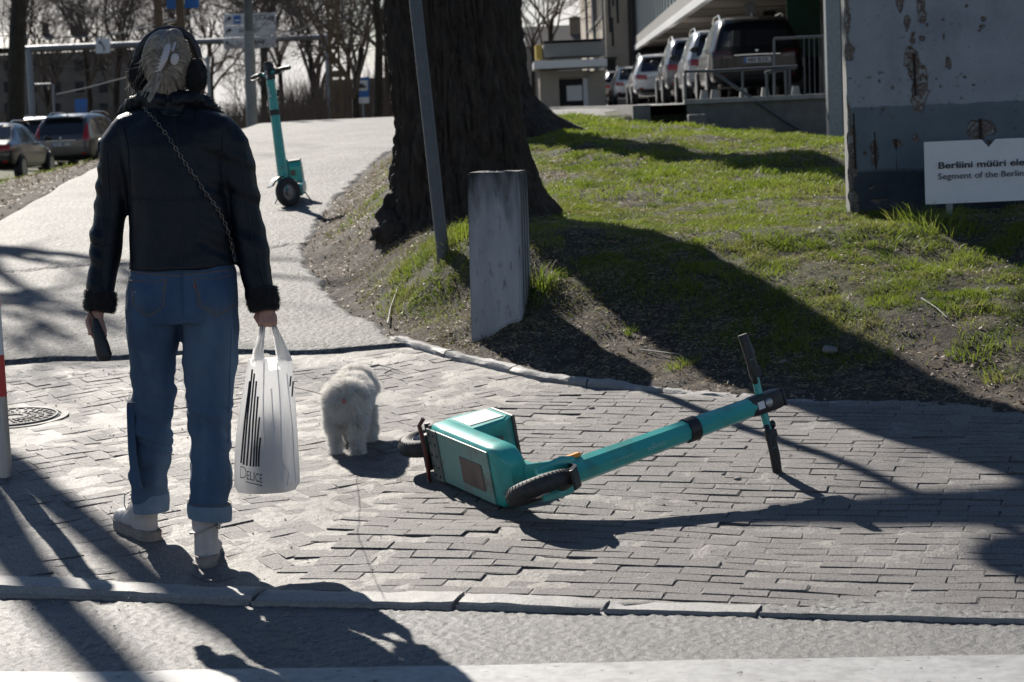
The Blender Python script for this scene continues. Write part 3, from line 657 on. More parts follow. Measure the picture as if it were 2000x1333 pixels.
e22 = P(1030, 100, 22).x - t2b.x
part('trunk', trunk_mesh(t2b, [(0, .70, .10), (.25, .62, .06), (.6, e22 * .93, .0), (1.2, e22 * .9, 0), (3, e22 * .85, 0), (5.5, .4, 0)], 9, 5.5, [(-.05, .75, .16, .14), (.0, .2, .4, .45), (-.7, .2, .3, .3), (3.3, .3, .3, .3)], 200, 180), M_['bark'], t2)
cw = MB(); rg = random.Random(22)
for (dx, dy, dz, r_, L_) in ((-.6, -.1, .8, .22, 4), (.6, .2, .8, .24, 4), (.1, -.4, .9, .18, 3.5)):
    grow(cw, t2b + Vector((0, 0, 5.2)), Vector((dx, dy, dz)).normalized(), r_, L_, 0, rg, maxd=3, kids=(5, 4, 4))
part('crown', cw, M_['bark'], t2, smooth=True)
# trees beside the path, left of the frame: their shadows lie on pavement and path
def side_tree(x, y, r_, H, stems, seed, lab, ch):
    b_ = Vector((x, y, gz(x, y))); t_ = root('large_tree', b_, lab, 'tree')
    part('trunk', trunk_mesh(b_, [(0, r_ * 1.5, 0), (.4, r_ * 1.1, 0), (H, r_, 0)], seed, H, [(0, .15, .4, .3), (3, .15, .4, .3)], 80, 80), M_['bark'], t_)
    cw = MB(); rg = random.Random(seed)
    for (dx, dy, r2, L_) in stems:
        q = b_ + Vector((0, 0, H - .3)); e_ = q + Vector((dx, dy, 1)).normalized() * L_; cw.tube([q, q.lerp(e_, .5) + Vector((rg.gauss(0, .05), 0, 0)), e_], [r2, r2 * .85, r2 * .7], 8)
        for k in range(ch): grow(cw, e_, Vector((dx + rg.gauss(0, .5), dy + rg.gauss(0, .5), 1)).normalized(), r2 * .6, 2.6, 1, rg, maxd=3, kids=(4, 4, 3))
    part('crown', cw, M_['bark'], t_, smooth=True)
side_tree(-4.85, 15.2, .17, 3.6, [(-.02, 0, .13, 3.6), (.14, .02, .10, 3.4)], 5, 'forked tree left of the footpath, outside the picture, throwing long shadow bands', 2)
side_tree(-9.2, 27.0, .25, 5.5, [(-.1, 0, .16, 2.5), (.35, .1, .15, 2.5), (.1, -.4, .12, 2.5)], 6, 'spreading tree farther up the left side of the footpath, outside the picture', 4)
side_tree(-13.5, 41.0, .28, 5.5, [(-.1, 0, .16, 2.5), (.45, .1, .15, 2.5), (.1, -.4, .12, 2.5)], 8, 'spreading tree near the crest left of the parked cars, outside the picture', 5)

# ------------------------------------------------------------------ concrete pillar, leaning pole, bollard
def px_quad(pts, d): return [P(x, y, d) for x, y in pts]
pb = G(922, 672, gz); D1 = dcam(pb)
pl = root('concrete_pillar', (pb.x + .12, D1 + .1, pb.z), 'square weathered concrete pillar with dark stained top, standing at the foot of the bank', 'pillar')
fq = px_quad([(921, 690), (1021, 690), (1010, 336), (912, 338)], D1)
dv = Vector((.055, .26, 0))
bmq = MB().add(fq + [q + dv for q in fq], [(0, 1, 2, 3), (5, 4, 7, 6), (1, 5, 6, 2), (4, 0, 3, 7), (3, 2, 6, 7), (4, 5, 1, 0)])
me = bmq.mesh('shaft'); bm = bmesh.new(); bm.from_mesh(me); bmesh.ops.bevel(bm, geom=list(bm.edges), offset=.008, segments=2, affect='EDGES'); bm.to_mesh(me); bm.free()
mc = mat('stained_pillar_concrete', (.27, .28, .29), (.40, .41, .42), .85, 6, 8, .55, 110, stretch=(1.5, 1.5, .35), c3=(.14, .14, .14), s3=34, t3=(.58, .72))
nn = mc.node_tree.nodes; ll = mc.node_tree.links; bs = nn['Principled BSDF']; prev = bs.inputs['Base Color'].links[0].from_socket
tc2 = nn.new('ShaderNodeTexCoord'); sp = nn.new('ShaderNodeSeparateXYZ'); ll.new(tc2.outputs['Object'], sp.inputs[0])
nz_ = nn.new('ShaderNodeTexNoise'); nz_.inputs['Scale'].default_value = 9; nz_.inputs['Detail'].default_value = 8; mp_ = nn.new('ShaderNodeMapping'); mp_.inputs['Scale'].default_value = (2, 2, .35); ll.new(tc2.outputs['Object'], mp_.inputs[0]); ll.new(mp_.outputs[0], nz_.inputs[0])
ad = nn.new('ShaderNodeMath'); ad.operation = 'MULTIPLY_ADD'; ad.inputs[1].default_value = .55; ll.new(nz_.outputs[0], ad.inputs[0]); ll.new(sp.outputs[2], ad.inputs[2])
mr_ = nn.new('ShaderNodeMapRange'); mr_.inputs[1].default_value = .92; mr_.inputs[2].default_value = 1.16; ll.new(ad.outputs[0], mr_.inputs[0])
mm = nn.new('ShaderNodeMix'); mm.data_type = 'RGBA'; ll.new(mr_.outputs[0], mm.inputs[0]); ll.new(prev, mm.inputs[6]); mm.inputs[7].default_value = (.028, .03, .03, 1); ll.new(mm.outputs[2], bs.inputs['Base Color'])
part('shaft', me, mc, pl)
gr = MB()
for t in (.28, .52, .76):
    q0 = fq[1].lerp(fq[1] + dv, t) + Vector((.0005, 0, .15)); q1 = fq[2].lerp(fq[2] + dv, t) + Vector((.0005, 0, -.02)); gr.tube([q0, q1], .006, 6)
part('vertical_rib', gr, M_['dconcrete'], pl)
lm = MB()
for (px, s) in ((958, .010), (965, .007), (975, .012), (946, .006)): lm.ell(P(px, 336, D1 + .1), (s * 1.6, s, s * .6), n=8)
part('gravel_on_top', lm, M_['pebble'], pl).name = 'lichen'

pp = G(866, 503); dP = (P(866, 503, 1) - CAM); dd_ = pp.y / dP.y
top = P(811, 0, dd_ - .05); ax = (top - P(866, 503, dd_)); T2 = P(866, 503, dd_) + ax * 2.6; b0_ = P(866, 503, dd_) - ax * .03
po = root('leaning_pole', pp, 'slanting grey steel sign pole in front of the huge tree trunk', 'signpost')
part('pole', MB().tube([b0_, T2], .036, 20), M_['pole'], po, True)
T1 = b0_.lerp(T2, .93)
sg = MB().lathe([(.0, -.004), (.33, -.004), (.335, 0), (.33, .004), (0, .004)], T1 + Vector((0, -.06, 0)), Matrix.Rotation(R(90), 3, 'X') @ Matrix.Rotation(0, 3, 'Z'), 32)
part('sign_plate', sg, M_['steel'], po)
part('clamp', MB().tube([T1 + ax.normalized() * .05, T1 + ax.normalized() * .09], .046, 14), M_['steel'], po)

bb = G(0, 930, pz)
bo = root('striped_bollard', bb, 'steel bollard with red and white reflective bands at the left edge', 'bollard')
dB = (P(0, 930, 1) - CAM); dB = bb.y / dB.y
for nm, y0, y1, m_, r_ in (('post', 940, 772, 'greysteel', .0385), ('red_band', 776, 695, 'red', .0392), ('white_band', 696, 600, 'white', .0392), ('red_band', 601, 520, 'red', .0392), ('top_post', 521, 350, 'greysteel', .0385)):
    a, c = P(6 - (940 - y0) * .072, y0, dB), P(6 - (940 - y1) * .072, y1, dB); part(nm, MB().tube([a, c], r_, 28), M_[m_], bo, True)

# ------------------------------------------------------------------ Berlin Wall segment and its sign
WD = 12.6
wb = Vector((Py(1660, 435, WD).x, WD, gz(Py(1660, 435, WD).x, WD)))
wr = root('concrete_wall_segment', wb, 'tall weathered slab of concrete wall painted pale above and dark blue below, rusty rods showing', 'wall')
x0 = Py(1661, 440, WD).x; wW = 1.2; zb = wb.z - .12; zt = zb + 3.7
gx = np.arange(0, wW + .001, .008); gzz = np.concatenate([np.arange(0, 1.75, .008), np.arange(1.75, 3.71, .06)]); GX, GZ = np.meshgrid(gx, gzz)
def wl(px, py): p = Py(px, py, WD); return (p.x - x0, p.z - zb)
chip = np.zeros_like(GX)
wob = (fbm2(GX * 14, GZ * 14, 4, 111) - .5)
def chipe(px, py, rx_, ry_, soft=.25, jag=1.6):
    u, v = wl(px, py); s = WD / FPX; d = np.sqrt(((GX - u) / (rx_ * s)) ** 2 + ((GZ - v) / (ry_ * s)) ** 2) + wob * jag
    return 1 - sstep(1 - soft * .5, 1 + soft * .5, d)
for a in ((1788, 128, 17, 38), (1797, 165, 16, 34), (1780, 108, 10, 18), (1793, 200, 11, 22), (1800, 75, 8, 8), (1783, 80, 6, 8), (1784, 68, 4, 4), (1854, 126, 6, 12), (1758, 14, 7, 16), (1772, 42, 6, 14), (1800, 12, 8, 28), (1888, 12, 5, 4), (1920, 38, 4, 4), (1918, 52, 6, 4), (1920, 250, 24, 20), (1913, 268, 14, 14), (1708, 300, 8, 30), (1752, 280, 11, 12), (1788, 272, 6, 10), (1667, 285, 6, 55), (1690, 300, 5, 5), (1930, 295, 9, 22), (1912, 60, 3, 3)): chip = np.maximum(chip, chipe(*a))
edge = 1 - sstep(.015, .05, GX + wob * .09); edge = edge * sstep(.35, .5, fbm2(GX * 3, GZ * 2.2, 3, 115) + .12 * (GZ > 1.0)); chip = np.maximum(chip, edge * .8)
holes = sstep(.80, .86, vn2(GX * 42, GZ * 42, 117)) * sstep(.5, .7, fbm2(GX * 5, GZ * 5, 3, 118)); chip2 = np.maximum(chip, holes * .8)
rough_ = (fbm2(GX * 60, GZ * 60, 3, 119) - .5)
Yf = WD + chip2 * .014 + chip * rough_ * .02 + (fbm2(GX * 4, GZ * 4, 3, 120) - .5) * .004 + np.clip(.012 - GX, 0, 1) * .8
Xw = x0 + GX + np.where(GX < .01, wob * .02, 0) + (GZ - .0) * (-.0)
me = grid_mesh('face', Xw, Yf, zb + GZ, {'chip': chip2})
wm = bpy.data.materials.new('painted_wall_face'); wm.use_nodes = True; n = wm.node_tree.nodes; l = wm.node_tree.links; b = n['Principled BSDF']; b.inputs['Roughness'].default_value = .8
tc = n.new('ShaderNodeTexCoord'); sp = n.new('ShaderNodeSeparateXYZ'); l.new(tc.outputs['Object'], sp.inputs[0])
def nzm(sc, det=8, ro=.65):
    q = n.new('ShaderNodeTexNoise'); q.inputs['Scale'].default_value = sc; q.inputs['Detail'].default_value = det; q.inputs['Roughness'].default_value = ro; l.new(tc.outputs['Object'], q.inputs['Vector']); return q.outputs['Fac']
def rng_(f, a, c):
    q = n.new('ShaderNodeMapRange'); q.inputs[1].default_value = a; q.inputs[2].default_value = c; l.new(f, q.inputs[0]); return q.outputs[0]
def mixm(f, a, c):
    q = n.new('ShaderNodeMix'); q.data_type = 'RGBA'; l.new(f, q.inputs[0])
    for s_, v in ((6, a), (7, c)):
        if isinstance(v, tuple): q.inputs[s_].default_value = (*v, 1)
        else: l.new(v, q.inputs[s_])
    return q.outputs[2]
def mathm(op, a, c):
    q = n.new('ShaderNodeMath'); q.operation = op
    for i, v in enumerate((a, c)):
        if isinstance(v, (int, float)): q.inputs[i].default_value = v
        else: l.new(v, q.inputs[i])
    return q.outputs[0]
zz = mathm('ADD', sp.outputs[2], mathm('MULTIPLY', nzm(8), .05))
zA = Py(1800, 205, WD).z - wb.z + .025; zBn = Py(1800, 330, WD).z - wb.z + .025
pale = mixm(rng_(nzm(3), .3, .7), (.22, .245, .27), (.31, .335, .36)); pale = mixm(rng_(nzm(55, 4), .60, .70), pale, (.13, .13, .13)); pale = mixm(rng_(nzm(1.2), .5, .62), pale, (.20, .225, .25))
mid = mixm(rng_(nzm(4), .3, .7), (.085, .115, .14), (.14, .17, .19)); mid = mixm(rng_(nzm(30, 4), .62, .75), mid, (.2, .2, .2))
dk = mixm(rng_(nzm(6), .3, .7), (.016, .024, .036), (.04, .055, .07)); dk = mixm(rng_(nzm(40, 4), .66, .74), dk, (.16, .17, .18))
cc = mixm(rng_(zz, zA - .004, zA + .004), mid, pale); cc = mixm(rng_(zz, zBn - .012, zBn + .012), dk, cc)
at = n.new('ShaderNodeAttribute'); at.attribute_name = 'chip'; agg = mixm(rng_(nzm(70, 5), .4, .6), (.07, .055, .045), (.20, .16, .14)); cc = mixm(rng_(at.outputs['Fac'], .3, .6), cc, agg); l.new(cc, b.inputs['Base Color'])
bp = n.new('ShaderNodeBump'); bp.inputs['Strength'].default_value = .5; bp.inputs['Distance'].default_value = .004; l.new(nzm(90, 5), bp.inputs['Height']); l.new(bp.outputs[0], b.inputs['Normal'])
part('painted_face', me, wm, wr)
mb = MB().box((x0 + wW / 2, WD + .085, (zb + zt) / 2), (wW - .004, .138, zt - zb)); part('slab', mb, M_['concrete'], wr)
def rod(px, ya, yb, r_=.006): part('reinforcing_rod', MB().tube([Py(px, ya, WD + .004), Py(px + 1.5, (ya + yb) / 2, WD + .005), Py(px + (yb - ya) * .04, yb, WD + .004)], r_, 8), rust, wr, True)
rust = mat('rusty_rod', (.022, .012, .010), (.05, .025, .018), .9, 50, 4, .5, 150)
for a in ((1785, 104, 188, .007), (1667, 222, 330), (1708, 258, 332), (1749, 272, 332), (1914, 232, 275, .008)): rod(*a)
SD = 12.15
s0 = Py(1807, 401, SD); s1 = Py(1805, 278, SD)
sr = root('information_sign', (s0.x + .2, SD, gz(s0.x + .2, SD)), 'pale information board with dark bilingual lettering, standing in front of the concrete wall slab', 'sign')
q = [Py(1808, 400, SD), Py(1808 + 300, 400 - 13, SD), Py(1805 + 300, 278 - 13, SD), Py(1805, 278, SD)]; ux = (q[1] - q[0]).normalized(); uz = (q[3] - q[0]).normalized()
ctr = q[3].lerp(q[2], .50)
nt_ = [q[0], q[1], q[2], Py(1945, 272, SD), Py(1931, 288, SD), Py(1917, 273, SD), q[3]]
part('board', MB().prism(nt_, (0, .012, 0)), M_['whitesign'], sr)
def put_text(s, px, py, d, hpx, parent, m_, bold=0, ux=None, uz=None, nm='lettering', wpx=None, off=.002, planar=False):
    me = text_mesh(s, 1.0, bold, .001); xs_ = [v.co.x for v in me.vertices]; ys_ = [v.co.y for v in me.vertices]
    ppm = FPX / d; sc = hpx / ppm / .70
    sx_ = sc if wpx is None else (wpx / ppm) / (max(xs_) - min(xs_))
    ux = ux or Vector((math.cos(R(0)), 0, 0)); uz = uz or Vector((0, 0, 1))
    me.transform(Matrix.Diagonal((sx_, sc, 1, 1))); me.transform(frame(Py(px, py, d - off) if planar else P(px, py, d - off), ux, uz)); return part(nm, me, m_, parent)
put_text('Berliini müüri element', 1832, 330, SD - .004, 12.5, sr, M_['signtext'], .018, ux, uz, wpx=219, off=.003, planar=True)
put_text('Segment of the Berlin Wall', 1832, 351, SD - .004, 12.0, sr, M_['signtext'], 0, ux, uz, wpx=208, off=.003, planar=True)
for px in (1855, 2050):
    g_ = Py(px, 460, SD + .03); part('post', MB().box((g_.x, SD + .03, g_.z + .09), (.036, .025, .36)), M_['steel'], sr)

# ------------------------------------------------------------------ electric scooters
def scooter(label, loc, rot, steer, bars=None, group='teal rental scooters'):
    bars = steer if bars is None else bars
    M = Matrix.Translation(Vector(loc)) @ rot.to_4x4()
    rt = root('electric_scooter', loc, label, 'scooter', group, rot)
    L = dict(local=True)
    def wheel(c, name, st=0.0, tilt=0):
        Rw = Matrix.Rotation(st, 3, 'Z') @ Matrix.Rotation(R(90), 3, 'X')
        prof = []
        for k in range(17):
            a = -2.35 + 4.7 * k / 16; prof.append((.092 + .034 * math.cos(a), .033 * math.sin(a)))
        prof = [(.078, -.024)] + prof + [(.078, .024), (.078, -.024)]
        w_ = part(name, MB().lathe([prof[-2]], c, Rw, 40, cap=False).loft([]) if False else MB().lathe(prof, c, Rw, 44, cap=False), M_['rubber'], rt, True, **L)
        tread = MB()
        for k in range(44):
            a = 2 * math.pi * k / 44
            for s_, aa in ((-1, a), (1, a + .07)):
                p0 = Vector((math.cos(aa) * .1245, math.sin(aa) * .1245, 0)); p1 = Vector((math.cos(aa + .09) * .121, math.sin(aa + .09) * .121, s_ * .016)); p2 = Vector((math.cos(aa + .06) * .112, math.sin(aa + .06) * .112, s_ * .028))
                tread.tube([Vector(c) + Rw @ q for q in (p0, p1, p2)], .0022, 4)
        part('tread_ridges', tread, M_['rubber'], w_, False, **L)
        rim = MB().lathe([(.079, -.022), (.079, .022), (.066, .022), (.060, .006), (.030, .008), (.028, .03), (.0, .03)], c, Rw, 32, cap=False).lathe([(.066, -.022), (.060, -.006), (.030, -.008), (.028, -.03), (0, -.03)], c, Rw, 32, cap=False).lathe([(.079, -.022), (.066, -.022)], c, Rw, 32, cap=False)
        part('rim', rim, M_['alloy'], w_, True, **L); return w_
    fc = (.50, 0, .125); rc = (-.46, 0, .125)
    wheel(rc, 'rear_wheel'); wheel(fc, 'front_wheel', steer)
    # deck: deep tray, rails curving up to the rear
    def rr(cx, hz, hw, zc, rad, xx):
        pts = []
        for sx_, sz_ in ((1, 1), (-1, 1), (-1, -1), (1, -1)):
            a0 = {(1, 1): 0, (-1, 1): 90, (-1, -1): 180, (1, -1): 270}[(sx_, sz_)]
            for k in range(4):
                a = R(a0 + 30 * k); pts.append((xx, sx_ * (hw - rad) + rad * math.cos(a), zc + sz_ * (hz - rad) + rad * math.sin(a)))
        return pts
    dk = MB().loft([rr(0, .036, .100, .125, .016, -.315), rr(0, .045, .110, .120, .022, -.295), rr(0, .050, .112, .115, .022, -.20), rr(0, .050, .112, .115, .022, .20), rr(0, .048, .110, .118, .022, .265), rr(0, .040, .085, .128, .022, .30), rr(0, .03, .06, .135, .02, .32)])
    part('deck', dk, M_['teal'], rt, True, **L)
    part('underside_panel', MB().box((-.02, 0, .0635), (.50, .196, .006), bev=.002), M_['worn'], rt, **L)
    part('scuffed_plate', MB().box((.07, .012, .0592), (.19, .10, .004), bev=.001), M_['brownpatch'], rt, **L)
    bp_ = part('rear_bracket_plate', MB().box((-.255, 0, .058), (.085, .20, .008), bev=.002), mat_cache('grubby_bracket', (.10, .12, .11), (.18, .19, .17)), rt, **L)
    sc = MB()
    for yy in (-.08, -.045, .0, .045, .08):
        for xx in (-.28, -.235): sc.lathe([(.005, 0), (.005, -.003), (0, -.003)], (xx, yy, .054), None, 8)
    part('screws', sc, M_['black'], bp_, kind='stuff', **L)
    part('grip_mat', MB().box((.03, 0, .1665), (.46, .18, .005), bev=.002), M_['black'], rt, **L)
    # rear stays up to the wheel
    for s_ in (-1, 1):
        part('rear_stay', MB().tube([(-.28, s_ * .085, .12), (-.35, s_ * .075, .125), (-.47, s_ * .05, .125)], [.022, .018, .014], 8, flat=.6), M_['teal'] if s_ > 0 else M_['black'], rt, True, **L)
    # upright housing on the rear of the deck
    hs = MB(); prof = [(-.355, .155), (-.36, .22), (-.345, .30), (-.325, .345), (-.15, .345), (-.115, .30), (-.10, .155)]
    rings = []
    for k, (yy, ins) in enumerate(((-.100, .012), (-.092, .0), (.092, .0), (.100, .012))): rings.append([(x + (ins if x < -.2 else -ins), yy, z - (ins if z > .3 else 0)) for x, z in prof])
    hs.loft(rings); h_ = part('rear_housing', hs, M_['teal'], rt, False, **L)
    part('side_panel', MB().box((-.2325, -.1015, .245), (.16, .003, .14), bev=.001), M_['whitepanel'], h_, **L)
    part('back_panel', MB().box((-.36, 0, .235), (.006, .15, .12), Matrix.Rotation(R(4), 3, 'Y'), bev=.001), M_['whitepanel'], h_, **L)
    part('dark_rim', MB().box((-.2375, 0, .349), (.195, .196, .014), bev=.006), M_['brownpatch'] if 'lying' in label else M_['black'], h_, **L)
    part('recess', MB().box((-.097, 0, .25), (.006, .09, .05), Matrix.Rotation(R(-4), 3, 'Y'), bev=.001), M_['brownpatch'], h_, **L)
    # neck beam
    part('neck_beam', MB().loft([rr(0, .020, .055, .150, .01, .24), rr(0, .020, .042, .175, .01, .33), rr(0, .022, .036, .27, .01, .375), rr(0, .024, .034, .37, .01, .40)]), M_['teal'], rt, True, **L)
    # everything that turns with the bars
    S = Matrix.Translation(Vector((.455, 0, 0))) @ Matrix.Rotation(bars, 4, Vector((-.12, 0, 1)).normalized()) @ Matrix.Translation(Vector((-.455, 0, 0)))
    def sp_(mb): mb.v = [S @ v for v in mb.v]; return mb
    sp0 = Vector((.455, 0, .28)); sp1 = Vector((.345, 0, 1.09)); axd = (sp1 - sp0).normalized()
    for s_ in (-1, 1): part('fork_blade', sp_(MB().tube([(.46, s_ * .030, .285), (.475, s_ * .048, .235), (.50, s_ * .048, .125)], [.026, .022, .013], 8, flat=.55)), M_['teal'], rt, True, **L)
    st_ = part('stem', sp_(MB().tube([sp0 - axd * .02, sp0 + axd * .05, sp0.lerp(sp1, .3), sp1], [.045, .046, .043, .037], 8)), M_['teal'], rt, False, **L)
    rg_ = sp0.lerp(sp1, .615)
    part('stem_collar', sp_(MB().tube([rg_, rg_ + axd * .045], .046, 16)), M_['black'], st_, True, **L)
    hk = sp0.lerp(sp1, .83)
    fwdn = Vector((axd.z, 0, -axd.x))
    part('bag_hook', sp_(MB().tube([hk - fwdn * .02, hk - fwdn * .055, hk - fwdn * .068 + axd * .02, hk - fwdn * .062 + axd * .045], [.016, .014, .010, .008], 8)), M_['black'], st_, True, **L)
    part('fender', sp_(MB().loft([[(.50 + (.142 + dz) * math.cos(a), y_, .125 + (.142 + dz) * math.sin(a)) for y_, dz in ((-.04, -.012), (-.035, .0), (.035, .0), (.04, -.012), (.034, -.005), (-.034, -.005))] for a in [R(35 + 12 * k) for k in range(7)]])), M_['black'], rt, True, **L)
    part('fender_tip', sp_(MB().box((.50 + .138 * math.cos(R(40)), 0, .125 + .138 * math.sin(R(40))), (.012, .07, .05), Matrix.Rotation(R(-50), 3, 'Y'), bev=.003)), M_['black' if 'lying' in label else 'white'], rt, **L)
    part('reflector', sp_(MB().box(sp0 + Vector((-.006, -.052, .0)), (.030, .014, .085), Matrix.Rotation(R(-8), 3, 'Y'), bev=.001)), M_['orange'], st_, **L)
    hd = sp1 + axd * .03
    part('head_unit', sp_(MB().box(sp1 + axd * .055 + fwdn * .0, (.070, .075, .15), Matrix.Rotation(math.atan2(axd.x, axd.z), 3, 'Y'), bev=.02)), M_['black'], rt, True, **L)
    dsp = part('display', sp_(MB().box(sp1 + axd * .135, (.062, .068, .012), Matrix.Rotation(math.atan2(axd.x, axd.z), 3, 'Y'), bev=.005)), M_['black'], rt, True, **L)
    lp = sp1 + axd * .055 + fwdn * .036
    Rl = Matrix.Rotation(math.atan2(axd.x, axd.z) + R(90), 3, 'Y')
    part('headlamp', sp_(MB().lathe([(.0, .0035), (.011, .0035), (.0165, .001), (.0165, -.004)], lp, Rl, 20)), M_['alloy'], rt, True, **L)
    part('sticker', sp_(MB().box(sp1 + axd * .018 + fwdn * .0358, (.0012, .028, .030), Matrix.Rotation(math.atan2(axd.x, axd.z), 3, 'Y'))), M_['whitesign'], rt, **L)
    hb = sp1 + axd * .045
    part('handlebar', sp_(MB().tube([hb + Vector((0, -.17, .004)), hb, hb + Vector((0, .17, .004))], .0145, 14)), M_['teal'], rt, True, **L)
    for s_ in (-1, 1):
        part('grip', sp_(MB().tube([hb + Vector((0, s_ * .128, .004)), hb + Vector((-.008, s_ * .20, .006)), hb + Vector((-.014, s_ * .265, .002))], [.0185, .0195, .018], 14)), M_['black'], rt, True, **L)
        part('brake_lever', sp_(MB().tube([hb + Vector((.01, s_ * .085, -.008)), hb + Vector((.035, s_ * .12, -.02)), hb + Vector((.03, s_ * .18, -.025)), hb + Vector((.03, s_ * .235, -.018))], [.012, .008, .006, .0055], 8)), M_['black'], rt, True, **L)
        part('clamp', sp_(MB().tube([hb + Vector((0, s_ * .10, .004)), hb + Vector((0, s_ * .14, .004))], .021, 12).box(hb + Vector((.004, s_ * .118, .016)), (.03, .03, .02), bev=.004)), M_['black'], rt, True, **L)
    bell = part('bell', sp_(MB().ell(hb + Vector((0, .085, .02)), (.022, .018, .014), n=12)), M_['black'], rt, True, **L)
    # kickstand: a bent two-legged tube
    ks = [(-.335, -.085, .085), (-.30, -.10, .045), (-.30, -.10, .045)]
    if 'lying' in label: pth = [(-.30, .115, .030), (-.325, .10, .040), (-.31, .03, .042), (-.31, -.03, .042), (-.325, -.11, .042), (-.315, -.135, .060)]
    else: pth = [(.20, -.17, .0), (.15, -.155, .015), (.11, -.12, .075), (.10, 0, .085), (.11, .12, .075), (.15, .155, .015), (.20, .17, .0)]
    part('kickstand', MB().tube(pth, .0085 if 'lying' in label else .006, 10), M_['redmetal'] if 'lying' in label else M_['black'], rt, True, **L)
    if 'lying' in label:
        part('kickstand_bracket', MB().box((-.33, .0, .055), (.03, .14, .03), bev=.005), M_['black'], rt, **L)
        part('brake_caliper', MB().box((-.44, -.05, .14), (.05, .022, .04), bev=.006).tube([(-.46, -.045, .125), (-.46, -.075, .125)], .012, 10).tube([(-.44, -.06, .16), (-.41, -.075, .18), (-.36, -.07, .16)], .004, 6), M_['black'], rt, True, **L)
    # lettering on the stem
    def stemtext(s, t0, hh, m_, side=1):
        me = text_mesh(s, hh, 0, .0006); a = sp0.lerp(sp1, t0)
        face = Vector((axd.z, 0, -axd.x)) * math.cos(R(22.5 * 0)) 
        rad = .0412
        me.transform(frame(a + face * rad, axd, Vector((0, 1, 0)) * side)); me.transform(S); return part('lettering', me, m_, st_, kind='stuff', **L)
    if 'lying' in label:
        stemtext('✕ignitis', .36, .026, M_['stickertext']); stemtext('Smart partner', .17, .017, M_['stickertext'])
    else: stemtext('Bolt', .80, .055, M_['whitesign'], 1)
    return rt
_mc = {}
def mat_cache(n_, a, c):
    if n_ not in _mc: _mc[n_] = mat(n_, a, c, .7, 20, 6, .3, 80)
    return _mc[n_]
M_['stickertext'] = mat('faded_lettering', (.26, .58, .54), None, .5)
U = Vector((.885, .405, .165)).normalized(); F = Vector((.40, -.915, -.05)); F = (F - U * F.dot(U)).normalized(); Lf = U.cross(F)
Rl_ = Matrix((F, Lf, U)).transposed()
Rl_ = Rl_ @ Matrix.Rotation(R(0), 3, 'X')
dkp = Vector((-.28, .11, .07)); tgt = P(862, 940, 8.12)
LY_LOC = tgt - Rl_ @ dkp
scooter('teal rental scooter lying on its side on the bricks, underside and wheels towards us', LY_LOC, Rl_, R(-24), R(-9))
s2 = G(567, 404, lambda x, y: float(np.interp(y, YB, ZB)) + .012)
Fs = Vector((.03, -1, 0)).normalized(); Ls = Vector((0, 0, 1)).cross(Fs)
Rs = Matrix((Fs, Ls, Vector((0, 0, 1)))).transposed(); Rs = Matrix.Rotation(R(-5.5), 3, Vector((0, 1, 0))) @ Rs @ Matrix.Rotation(R(2), 3, 'Y')
o_s = s2 - Rs @ Vector((.50, 0, 0))
scooter('upright teal rental scooter parked on the climbing footpath, propped on its stand', o_s, Rs, R(-48))

# ------------------------------------------------------------------ the woman
WDn = 7.19
def ring(cx, py, hw, ry, d=WDn, dz=0.0, n=36, sq=2.3, tilt=0.0):
    c = P(cx, py, d); rx = hw / FPX * d; out = []
    for k in range(n):
        a = 2 * math.pi * k / n; ca, sa = math.cos(a), math.sin(a)
        out.append(c + Vector((rx * math.copysign(abs(ca) ** (2 / sq), ca), ry * math.copysign(abs(sa) ** (2 / sq), sa), tilt * ca * rx)))
    return out
def pt(px, py, d): return P(px, py, d)
foot = P(345, 1090, WDn)
pr = root('person', (foot.x, foot.y, pz(foot.x, foot.y)), 'woman walking away in dark leather jacket, blue jeans, white ankle boots and black earmuffs', 'person')
# body: one continuous figure
S_ = WDn / FPX
bd = MB()
bd.ell(P(326, 124, WDn + .01), (.066, .080, .098), n=24)
bd.ell(P(326, 150, WDn + .03), (.055, .07, .07), n=16)
bd.tube([P(328, 150, WDn), P(330, 205, WDn - .01), P(334, 245, WDn)], [.052, .052, .07], 16)
bd.ell(P(325, 138, WDn + .098), (.012, .02, .022), n=10)                      # nose
for s_ in (-1, 1):
    bd.ell(P(326, 128, WDn) + Vector((s_ * .074, .0, 0)), (.010, .02, .032), n=10)   # ears
    bd.ell(P(326, 122, WDn + .078) + Vector((s_ * .03, 0, 0)), (.014, .012, .008), n=8)
bd.ell(P(326, 160, WDn + .085), (.022, .012, .006), n=8)
bd.loft([ring(334, 240, 70, .06), ring(338, 262, 85, .075), ring(344, 340, 80, .09), ring(350, 430, 78, .09), ring(354, 520, 84, .095), ring(355, 590, 88, .095), ring(354, 612, 84, .085)])
SH_L = [(236, 285, .0), (208, 420, .02), (200, 500, .0), (193, 596, -.03)]; SH_R = [(440, 285, .0), (482, 420, .02), (500, 500, .0), (518, 592, -.03)]
for A in (SH_L, SH_R): bd.tube([P(335, 262, WDn)] + [P(x, y, WDn + z) for x, y, z in A], [.05, .035, .034, .032, .026], 14)
bd.tube([P(300, 600, WDn), P(300, 760, WDn + .09), P(296, 880, WDn + .18), P(294, 1000, WDn + .30)], [.07, .048, .038, .026], 14)
bd.tube([P(405, 600, WDn), P(412, 760, WDn + .01), P(410, 880, WDn + .03), P(406, 1040, WDn + .02)], [.07, .05, .040, .028], 14)
def finger(pts, r0=.0088, r1=.0068): bd.tube(pts, [r0 + (r1 - r0) * k / (len(pts) - 1) for k in range(len(pts))], 8); bd.ell(pts[-1], r1 * 1.02, n=8); bd.ell(pts[0], r0 * 1.05, n=8)
